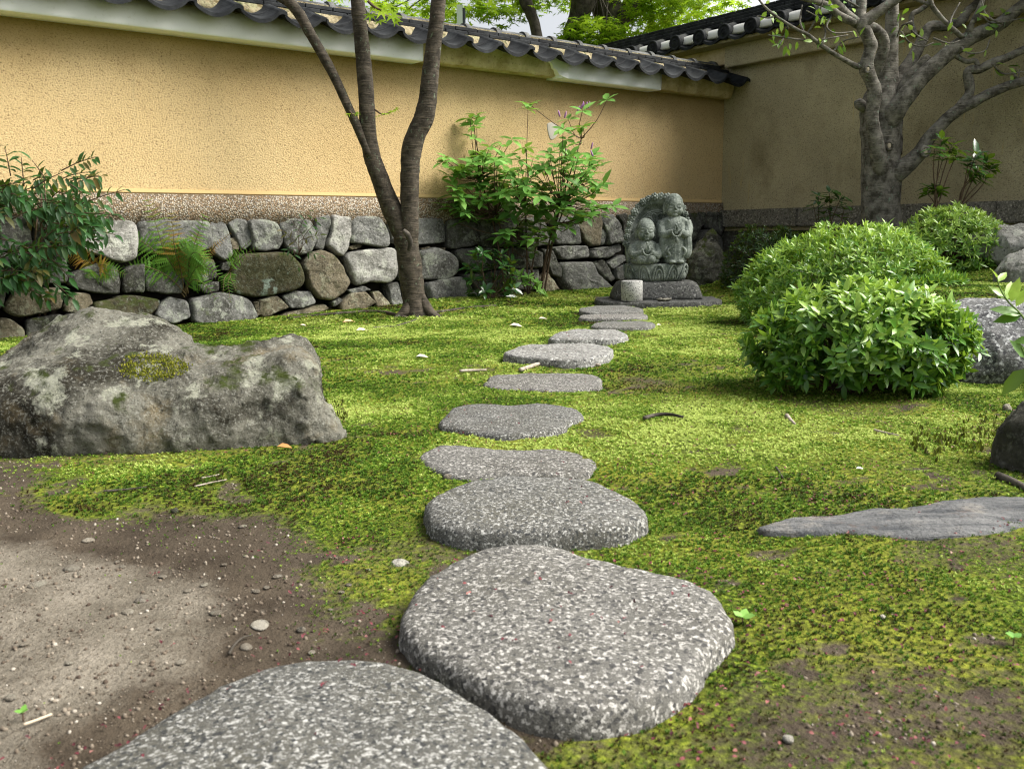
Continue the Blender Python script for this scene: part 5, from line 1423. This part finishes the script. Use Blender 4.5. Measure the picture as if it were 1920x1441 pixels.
for i in range(11):
    x = rng.uniform(-120, 90); b = at(x, 640, NY + .2); b[2] = -.06; e = at(x + rng.uniform(-10, 40), rng.uniform(300, 420), NY + rng.uniform(-.2, .2)); m = b * .5 + e * .5 + rng.normal(0, .03, 3)
    V, F = tube(np.array([[*b, .011], [*m, .009], [*e, .005]]), 6, 4, .1, i); part('stem', V, F, M_TWIG, nan)
pos, dr = np.array(pos), np.array(dr); n = len(pos)
o = (pos - P0) @ N; pos = pos + N * np.clip(.12 - o, 0, None)[:, None]
foliage(nan, pos, dr, np.tile([0, -.6, 1.], (n, 1)) + .4 * rand_dirs(n), sz, ti, leaf_t(.33, .05, .2), M_LNAND, 300)

def pinna_t(n=9, w=.20):
    V, F = [], []
    for i in range(n + 1):
        f = i / n; V.append([f, 0, -.20 * f * f])
    for s in (-1, 1):
        for i in range(n):
            f = (i + .75) / n; k = len(V); V.append([f + .02, s * w * (1.05 - f) * (.75 + .5 * f) + s * .006, .012 - .22 * f * f]); F.append((i, i + 1, k) if s > 0 else (i + 1, i, k))
    return np.array(V), np.array(F)
T_PINNA = pinna_t()
def frond_parts(t, base, tip, arch, width, n, ti0, Y=None):
    """one arching frond with paired pinnae, each pinna a strip of small leaflets"""
    b, e = np.array(base), np.array(tip); m = b * .5 + e * .5 + np.array([0, -.05, arch])
    S = catmull(np.array([b, b * .75 + e * .25 + np.array([0, 0, arch * .75]), m, b * .25 + e * .75 + np.array([0, -.02, arch * .7]), e]), 8)
    V, F = tube(np.concatenate([S, np.linspace(.0045, .0015, len(S))[:, None]], 1), 5, 1); fr = part('frond', V, F, NT('frond_stalk').out((.10, .07, .03), .7), t)
    T_ = nrm(np.gradient(S, axis=0)); P_, D_, U_, Z_, I_ = [], [], [], [], []
    for i in np.linspace(.16, .99, n):
        k = i * (len(S) - 1); a = int(k); c = S[a] if a + 1 >= len(S) else S[a] * (1 - k + a) + S[a + 1] * (k - a); ax = T_[a]
        side = nrm(np.cross(ax, np.array([.05, -1, .35]))); w = width * (1.25 - i) * min(1, (i + .08) * 2.6)
        for s in (-1, 1):
            d = nrm(side * s + ax * .38 + rng.normal(0, .06, 3)); up = nrm(np.cross(d, ax) * s * -1); up = up if up[1] < 0 else -up
            P_.append(c); D_.append(d + np.array([0, 0, -.12])); U_.append(nrm(np.array([0, -.9, .5]) + .2 * rng.normal(size=3))); Z_.append(w * rng.uniform(.9, 1.1)); I_.append(np.clip(rng.normal(ti0, .10), 0, 1))
    P_ = np.array(P_); V, F = stamp(T_PINNA, P_, frames(np.array(D_), np.array(U_)), Z_); q = link('pinnae', _mesh('pinnae', V - org(t), F, M_LFERN, True, {'tint': np.repeat(I_, len(T_PINNA[0]))}), fr); q['kind'] = 'stuff'
FY = 7.75
fern = thing('fern', 'green fern with arching fronds and a bronze old frond growing from the stone footing', 'fern', at(345, 560, FY))
fb = at(345, 550, FY)
for tip, arch, w, n, ti0 in (((277,374), -.02, .155, 17, .62), ((384,404), .03, .13, 15, .45), ((230,446), .16, .15, 17, .38), ((228,506), .12, .13, 15, .36), ((300,470), .10, .15, 16, .35), ((385,490), .20, .17, 17, .36), ((412,520), .16, .12, 14, .38), ((330,478), .24, .17, 16, .40), ((262,545), .16, .11, 12, .3), ((405,560), .14, .10, 12, .25), ((320,400), .02, .14, 15, .85), ((372,440), .05, .14, 15, .75)):
    frond_parts(fern, fb + rng.normal(0, .015, 3), at(*tip, FY - rng.uniform(.0, .22)), arch, w * 1.25, n, ti0)
fern2 = thing('fern', 'small dull fern with browned fronds beneath the nandina', 'fern', at(190, 540, 7.45))
for tip, w, ti0 in (((140,470), .12, .9), ((200,498), .12, .85), ((215,525), .10, .3), ((165,520), .11, .35), ((235,515), .1, .32), ((120,480), .1, .92)):
    frond_parts(fern2, at(188, 520, 7.45), at(*tip, 7.3), .05, w, 12, ti0)
fern3 = thing('fern', 'little fern beside the mossy footing stone', 'fern', at(420, 520, 7.9))
for tip, w, ti0 in (((470,452), .07, .35), ((488,462), .06, .35), ((445,470), .08, .4), ((432,566), .07, .3), ((418,548), .06, .3), ((442,545), .06, .35)):
    frond_parts(fern3, at(430, 510, 7.95), at(*tip, 7.75), .03, w, 10, ti0)
oldf = thing('dry_frond', 'dead brown fern frond sticking up beside the small wall stone', 'fern', at(385, 482, 7.85))
frond_parts(oldf, at(385, 482, 7.85), at(432, 437, 7.8), .0, .05, 13, .99); 
for q in ((350,470), (370,460), (400,490)): frond_parts(oldf, at(385, 482, 7.85), at(*q, 7.8), .01, .04, 9, .97)
f = at(560, 478, 8.2)
seed = thing('nandina_seedling', 'small thin nandina seedling rooted in the stone footing', 'plant', f)
pos, dr, sz, ti = [], [], [], []; L_ = []
for a, b, n, t_ in (((572,450),(545,410),4,.35), ((572,440),(600,408),4,.4), ((560,460),(530,432),4,.75), ((565,450),(600,440),4,.7), ((565,465),(535,470),4,.3), ((570,470),(600,478),3,.3), ((560,430),(580,395),4,.35), ((550,470),(560,500),2,.3)):
    p, q = at(*a, 8.15), at(*b, 8.1); spray(p, q, .062, n, t_); V, F = tube(np.array([[*f, .004], [*(f * .4 + p * .6), .003], [*p, .0025], [*q, .0015]]), 5, 4); part('stem', V, F, M_TWIG, seed)
pos, dr = np.array(pos), np.array(dr); n = len(pos)
foliage(seed, pos, dr, np.tile([0, -.6, 1.], (n, 1)) + .4 * rand_dirs(n), sz, ti, T_NARROW, M_LNAND, n)

# ================================================================== beyond the walls
def back_tree(label, trunks, Y, crown, n, tint, size=.11):
    b = at(trunks[0][0][0], trunks[0][0][1], Y); t = thing('maple_tree', label, 'tree', (b[0], b[1], 0), 'maple trees behind the wall')
    q0 = trunks[0]; V, F = limb([(q0[0][0], 500, q0[0][2] * 1.25)] + q0, Y, 16, .12, 3, 5, 9); part('trunk', V, F, M_DARKB, t)
    for k, q in enumerate(trunks[1:]): V, F = limb(q, Y, 14, .12, 7 + k, 5, 9); part('limb', V, F, M_DARKB, t)
    P_ = []
    for (x, y, rx, ry, rd, w) in crown:
        m = int(n * w); c = at(x, y, Y); d = rand_dirs(m) * rng.uniform(.2, 1, (m, 1)) ** .6
        P_.append(c + d * np.array([rx, rd, ry]) * Y / FPX)
    P_ = np.concatenate(P_); P_ = P_[(P_ - P0) @ N < -.75]; k = fbm(P_ * 1.9, 3, 8) > .0; P_ = P_[k]; m = len(P_)
    foliage(t, P_, rand_dirs(m) * np.array([1, 1, .35]) + np.array([0, 0, -.25]), np.tile([0, 0, 1.], (m, 1)) + .45 * rand_dirs(m), size * rng.uniform(.6, 1.2, m), np.clip(rng.normal(tint, .22, m), 0, 1), T_STAR, M_LMAPLE, 0, rest='crown')
    V0 = at(crown[0][0], crown[0][1], Y); L_ = []
    for i in range(34):
        e = P_[rng.integers(0, m)]; s_ = at(trunks[-1][-1][0], trunks[-1][-1][1], Y); mid = s_ * .45 + e * .55 + rng.normal(0, .15, 3)
        L_.append(tube(np.array([[*s_, .03], [*mid, .015], [*e, .004]]), 5, 4))
    V, F = cat_meshes(L_); part('branches', V, F, M_DARKB, t, kind='stuff')
back_tree('thick forked maple behind the wall, right of the other trunks', [[(1153,140,24),(1152,85,22),(1147,45,26),(1138,15,28),(1128,-10,26)], [(1135,20,20),(1124,-10,19),(1090,-90,16),(1040,-200,10)], [(1150,55,16),(1172,28,17),(1195,0,16),(1235,-60,14),(1290,-160,9)]], 15.2,
          [(1250,20,110,45,200,.35), (1300,-40,150,70,260,.4), (1200,-120,200,60,300,.25)], 5200, .72)
back_tree('smooth leaning maple trunk behind the wall, middle of three', [[(1066,150,16),(1071,70,15),(1082,40,17),(1092,10,20),(1100,-20,20),(1115,-90,16),(1120,-200,9)]], 14.6, [(1110,70,70,30,150,.25), (1000,-50,160,45,260,.45), (1090,-130,190,50,300,.3)], 3400, .62)
back_tree('slim maple trunk behind the wall, left of three', [[(1012,150,10),(1005,57,9.5),(996,28,10),(985,0,11),(970,-60,10),(955,-160,6)]], 14.0, [(935,10,75,26,120,.22), (780,0,120,42,260,.30), (960,-60,150,40,260,.24), (700,-30,150,50,260,.24)], 5200, .74)
post = thing('post', 'pale green metal post rising behind the ridge of the ochre wall', 'post', at(865, 300, 13.2) * np.array([1, 1, 0]))
c = at(863, 30, 13.2); V, F = box((c[0], c[1], 1.9), np.eye(3), (.09, .09, 3.8)); V = V; part('face_board', V, F, NT('pale_green_paint').out((.50, .58, .50), .6), post, False)
c = at(870, 30, 13.2); V, F = box((c[0], c[1] + .01, 1.88), np.eye(3), (.035, .11, 3.76)); part('steel_edge', V, F, NT('dark_steel').out((.05, .06, .07), .5), post, False)

# far hall roof behind the side wall
hall = thing('temple_hall', 'pale grey tiled hall roof showing beyond the side wall', 'building', W(7, -3, 0))
hb = np.array([D, N, [0, 0, 1.]]); hc = W(8.0, -1.5, 0)
V, F = box(hc + np.array([0, 0, 2.3]), hb, (4.4, 10, 4.6)); part('wall', V, F, M_OCHRE, hall, False)
M_HALL = t_tile('pale_hall_tile', (.34, .37, .40), (.46, .48, .50))
rz = 4.3
V = np.array([hc + D * a + N * b + np.array([0, 0, z]) for b in (-5.6, 5.6) for a, z in ((-3.2, rz), (0, rz + 1.7), (3.2, rz), (3.1, rz - .12), (0, rz + 1.5), (-3.1, rz - .12))]); F = [(i, (i + 1) % 6, (i + 1) % 6 + 6, i + 6) for i in range(6)] + [tuple(range(6))[::-1], tuple(range(6, 12))]
roof = part('roof', V, F, M_HALL, hall, False)
a0, a1 = hc + D * -3.25 + np.array([0, 0, rz + .03]), hc + np.array([0, 0, rz + 1.76])
rv, rf = tube(np.array([[*(a0 - hc), .06], [*(a1 - hc), .06]]), 8, 1); me_rr = _mesh('roof_tile_row', rv, rf, M_HALL)
for b in np.arange(-5.5, 5.6, .24): inst('roof_tile_row', me_rr, hall, hc + N * b).parent = roof

# ================================================================== small things on the ground
def lay(px, Q, dz=.004):
    p = on_g(*px); p[2] = g1(p[0], p[1]) + dz; return p
def pebble(px, r, mat, label, group=None, name='pebble', flat=.45):
    p = lay(px, 0); s = r * p[1] / FPX; V, F = ell((0, 0, 0), (1, .8, flat), 12, 8)
    V = V * (1 + .30 * fbm(V * 1.3 + rng.uniform(0, 90), 3, 3))[:, None]; a = rng.uniform(0, 3.1); c, s_ = math.cos(a), math.sin(a)
    V = np.stack([V[:, 0] * c - V[:, 1] * s_, V[:, 0] * s_ + V[:, 1] * c, V[:, 2]], -1) * s + p - np.array([0, 0, .5 * flat * s * (flat < .5)])
    return solid(name, V, F, mat, label, 'pebble', group)
M_PEBW = rock('pale_pebble', (.55, .53, .47), (.40, .37, .30), (.6, .58, .5), (.65, .63, .58), 0, 60, None, .2)
M_PEBG = rock('grey_pebble', (.28, .25, .20), (.17, .145, .11), (.33, .31, .25), (.38, .36, .31), 0, 60, None, .3)
pebble((750,1056), 22, M_PEBW, 'pale angular stone chip on dark soil left of the stepping stones', flat=.4)
pebble((840,898), 12, M_PEBG, 'smooth brown-grey pebble beside the notched stepping stone', flat=.7)
pebble((1478,1390), 13, M_PEBW, 'cream pebble in moss near the bottom right', flat=.6)
pebble((486,1173), 24, M_PEBW, 'white flake of stone on the dark soil above the nearest stone', flat=.2)
pebble((462,1214), 16, M_PEBG, 'flat grey-tan pebble on dark soil beside the curved twig', flat=.4)
pebble((565,1184), 11, M_PEBG, 'tan pebble right of the white flake', flat=.5)
pebble((328,961), 9, M_DARKR, 'dark round lump on the soil below the left boulder', flat=.9)
pebble((1888,770), 10, M_PEBG, 'pale upright stone sliver on moss at the right edge', flat=1.2)
pebble((1655,1160), 8, M_PEBW, 'small pinkish pebble in moss right of the second stepping stone', flat=.6)
for q, r in (((135,1066),19),((70,1097),18),((268,1124),20),((240,1148),14),((165,1014),13),((305,1082),9),((352,1109),9),((480,1110),9),((383,1098),9),((520,1082),10),((585,1225),9),((500,1103),8),((230,1064),7),((455,988),9),((45,1210),9),((340,1243),12),((640,1112),7),((654,1098),8),((220,1055),6),((300,1180),7),((420,1060),7),((405,1150),16),((620,1145),6),((20,1310),14),((130,1245),8),((690,1070),6)):
    pebble(q, r, M_PEBG, 'half-buried pebble on the bare earth patch', 'pebbles on the bare earth', flat=.28)
def twig(label, pts, r, mat, name='fallen_twig', cat='twig', group=None, lift=.003):
    P = []
    for i, (x, y) in enumerate(pts):
        p = lay((x, y), 0); p[2] += lift; P.append([*p, r * p[1] / FPX * (1 - .5 * i / len(pts))])
    V, F = tube(np.array(P), 8, 5, .2, int(pts[0][0])); return solid(name, V, F, mat, label, cat, group)
twig('pale root curving across the path between two stepping stones', [(975,699),(990,694),(1010,688),(1040,686),(1075,684),(1105,687),(1125,690)], 4.2, M_ROOT, 'exposed_root', 'root', None, .012)
twig('short pale root in moss left of the path', [(862,701),(885,700),(912,699)], 3.2, M_ROOT, 'exposed_root', 'root', None, .012)
twig('grey root arching through moss right of the path', [(1208,790),(1230,784),(1255,783),(1280,788)], 4.0, M_DARKB, 'exposed_root', 'root', None, .01)
twig('dark root running left from the maple foot', [(760,597),(725,588),(690,584),(650,588),(600,592),(540,598)], 4, M_MAPLEB, 'exposed_root', 'root')
twig('dark root running right from the maple foot', [(805,590),(840,584),(880,578),(930,575)], 3.4, M_MAPLEB, 'exposed_root', 'root')
twig('forked dark twig lying before the maple', [(745,612),(765,606),(785,598)], 2.0, M_DARKB)
twig('dark stick before the maple, left of the forked twig', [(700,616),(725,614),(745,614)], 1.8, M_DARKB)
twig('thick brown root stub at the right edge by the flat rock', [(1870,896),(1895,905),(1920,918),(1950,940)], 9, M_DARKB, 'exposed_root', 'root')
twig('straw-coloured stalk on the moss edge below the boulder', [(365,916),(395,909),(425,903)], 1.6, M_ROOT)
twig('second straw stalk above the first below the boulder', [(378,900),(395,897),(412,893)], 1.4, M_ROOT)
twig('dark stick on soil below the boulder', [(195,925),(235,922),(275,917)], 2.2, M_DARKB)
twig('pale straight splinter on the earth near the bottom left', [(45,1366),(70,1357),(98,1346)], 3.2, M_CUT)
twig('curved grey twig on the dark soil', [(430,1232),(440,1215),(455,1202),(475,1196)], 3.0, M_DARKB)
twig('grey twig on moss near the right bush', [(1640,810),(1660,815),(1685,820)], 3.0, M_ROOT)
twig('thin dark stick on the moss right of centre', [(1455,880),(1462,890),(1468,900)], 2.0, M_DARKB)
twig('grey stick in moss below the leafy bush', [(1475,782),(1482,790),(1490,798)], 4, M_ROOT)
# fallen leaves
lt = leaf_t(.5, .12, .1)
for (x, y), ln, col, lab in (((643,604),26,(.50,.30,.17),'curled tan fallen leaf on moss left of the maple'), ((562,612),14,(.62,.52,.40),'pale curled fallen leaf on moss near the boulder'), ((668,622),22,(.66,.58,.48),'white slip of a leaf on moss below the maple'), ((955,613),26,(.72,.64,.52),'long white fallen leaf between maple and path'), ((1010,600),16,(.5,.42,.34),'grey curled leaf before the shrub'), ((930,561),22,(.7,.65,.58),'white curled leaf at the foot of the glossy plant'), ((520,843),30,(.45,.20,.07),'rust-brown fallen leaf by the boulder front'), ((1605,885),14,(.75,.72,.66),'small white leaf scrap on the right moss'), ((1878,855),14,(.7,.62,.5),'pale leaf scrap beside the dark edge rock'), ((1232,612),10,(.7,.66,.6),'tiny white scrap right of the ninth stone'), ((780,672),24,(.62,.58,.48),'pale stalk-like leaf on moss left of the path')):
    p = lay((x, y), 0, .012); a = rng.uniform(-.5, .5); d = np.array([[math.cos(a), math.sin(a), .05]])
    V, F = stamp(lt, p[None], frames(d, np.array([[.1, -.3, 1.]])), ln * p[1] / FPX)
    m = NT('fallen_leaf').out(col, .7); V = np.concatenate([V, V - np.array([0, 0, .0015])]); F = np.concatenate([F, F[:, ::-1] + len(V) // 2])
    solid('fallen_leaf', V, F, m, lab, 'leaf', smooth=False)
# little weeds
def weed(label, px, n, ln, tint):
    p = lay(px, 0, .004); t = thing('weed', label, 'plant', p)
    a = np.linspace(0, 6.28, n, endpoint=False) + rng.uniform(0, 6); d = np.stack([np.cos(a), np.sin(a), .35 + .3 * rng.uniform(size=n)], -1)
    foliage(t, np.tile(p + np.array([0, 0, .012]), (n, 1)), d, np.tile([0, -.3, 1.], (n, 1)), ln * p[1] / FPX * rng.uniform(.7, 1.2, n), tint, leaf_t(.75, .02, .05), M_LSHRUB, n)
    V, F = tube(np.array([[*(p - np.array([0, 0, .01])), .0015], [*(p + np.array([0, 0, .012])), .0012]]), 5, 2); part('stem', V, F, M_TWIG, t)
weed('pale green clover-like seedling beside the second stepping stone', (1392,1172), 4, 24, .95)
weed('tiny green seedling at the edge of the second stepping stone', (1340,1190), 4, 18, .5)
weed('tiny seedling between the second and third stepping stones', (1003,1014), 3, 13, .9)
weed('pale green seedling near the right edge of the moss', (1900,1210), 4, 20, .6)
weed('small seedling near the bottom left splinter', (44,1352), 3, 16, .5)
weed('small maple seedling under the leafy bush', (1505,735), 5, 26, .5)
# dark upright haircap moss and fallen petals: masses
n = 170; q = np.array([(rng.uniform(1705, 1905), 0) for _ in range(n)]); y = 838 - (q[:, 0] - 1705) * .14 + rng.normal(0, 15, n)
pos = np.array([lay((a, b), 0, 0) for a, b in zip(q[:, 0], y)]); d = np.tile([0, 0, 1.], (n, 1)) + .22 * rand_dirs(n)
pos2 = np.array([lay((rng.uniform(600, 650), rng.uniform(755, 790)), 0, 0) for _ in range(40)]); pos = np.concatenate([pos, pos2]); d = np.concatenate([d, np.tile([0, 0, 1.], (40, 1)) + .2 * rand_dirs(40)])
pp = np.repeat(pos, 3, 0) + rng.normal(0, .003, (len(pos) * 3, 3)) * np.array([1, 1, 0]); dd = np.repeat(d, 3, 0) + .12 * rand_dirs(len(pos) * 3)
V, F = stamp(leaf_t(.35, .05, 0), pp, frames(dd, rand_dirs(len(pp))), rng.uniform(.012, .026, len(pp)))
solid('haircap_moss', V, F, leafmat('haircap', (.03, .028, .012), (.055, .05, .018), (.09, .10, .02), .7, .2, .1), 'dark upright haircap moss sprigs on the right moss', 'moss', kind='stuff', attrs={'tint': np.repeat(rng.uniform(0, 1, len(pp)), 8)})
def petals():
    out = []
    for y0, y1, dens in ((.95, 2.4, 700), (2.4, 5, 260), (5, 9.3, 60)):
        w = .62 * y1; m = int(dens * (y1 - y0) * 2 * w); out.append(np.stack([rng.uniform(-w, w, m), rng.uniform(y0, y1, m)], -1))
    p = np.concatenate(out); k = fbm2(p[:, 0], p[:, 1], 2.0, 3, 41) + .5 * fbm2(p[:, 0], p[:, 1], 8, 2, 42) > -.15 + .3 * (p[:, 0] < -.45); p = p[k]
    z = gh(p[:, 0], p[:, 1]) + .010
    for P, (px, h, _) in zip(STEP, STONES):
        i = in_poly(p[:, 0], p[:, 1], P); c = P.mean(0); t = g1(*c) + h; on = i < -.01
        keep = ~on | (rng.uniform(size=len(p)) < .22); z = np.where(on, t + .013, z); p, z = p[keep], z[keep]
    far = p[:, 1] > 5
    return np.c_[p, z], np.where(far, 1.5, 1.0)
pp, psz = petals(); m = len(pp)
V, F = stamp(leaf_t(.7, .15, .2), np.repeat(pp, 2, 0), frames(rand_dirs(2 * m) * np.array([1, 1, .3]), np.tile([0, -.2, 1.], (2 * m, 1)) + .5 * rand_dirs(2 * m)), np.repeat(psz, 2) * rng.uniform(.004, .0082, 2 * m))
t = NT('fallen_petal'); c = t.ramp(t.attr('tint'), (0., (.035, .008, .012)), (.5, (.11, .018, .028)), (.85, (.19, .06, .055)), (1., (.34, .22, .18)))
solid('fallen_petals', V, F, t.out(c, .7), 'tiny crimson fallen petals scattered over moss and stones', 'petals', kind='stuff', attrs={'tint': np.repeat(np.clip(rng.beta(1.2, 1.6, 2 * m), 0, 1), 8)})
# petals on the slab and earth grit

n = 26000; y = .95 + 1.9 * rng.uniform(0, 1, n); x = rng.uniform(-.66, .66, n) * y * 1.05
m_, p_ = moss_mask(x, y); k = (m_ < .35) & (rng.uniform(size=n) < .35 + .65 * sstep(-.1, .3, fbm2(x, y, 6, 3, 4))) & ~in_steps(x, y, .02); x, y = x[k], y[k]; n = len(x)
gv, gf = ell((0, 0, 0), (1, .8, .6), 5, 4); gf = np.array([(a, b, c) for f in gf for a, b, c in ([f] if len(f) == 3 else [(f[0], f[1], f[2]), (f[0], f[2], f[3])])])
V, F = stamp((gv, gf), np.stack([x, y, gh(x, y) + .001], -1), frames(rand_dirs(n), rand_dirs(n)), .0011 + .0048 * rng.uniform(0, 1, n) ** 4)
t = NT('soil_crumb'); c = t.ramp(t.attr('tint'), (0., (.05, .035, .025)), (.6, (.13, .105, .078)), (.93, (.22, .19, .15)), (1., (.4, .37, .32)))
solid('soil_crumbs', V, F, t.out(c, .95), 'loose crumbs and grit on the bare earth', 'grit', kind='stuff', attrs={'tint': np.repeat(rng.uniform(0, 1, n), len(gv))})
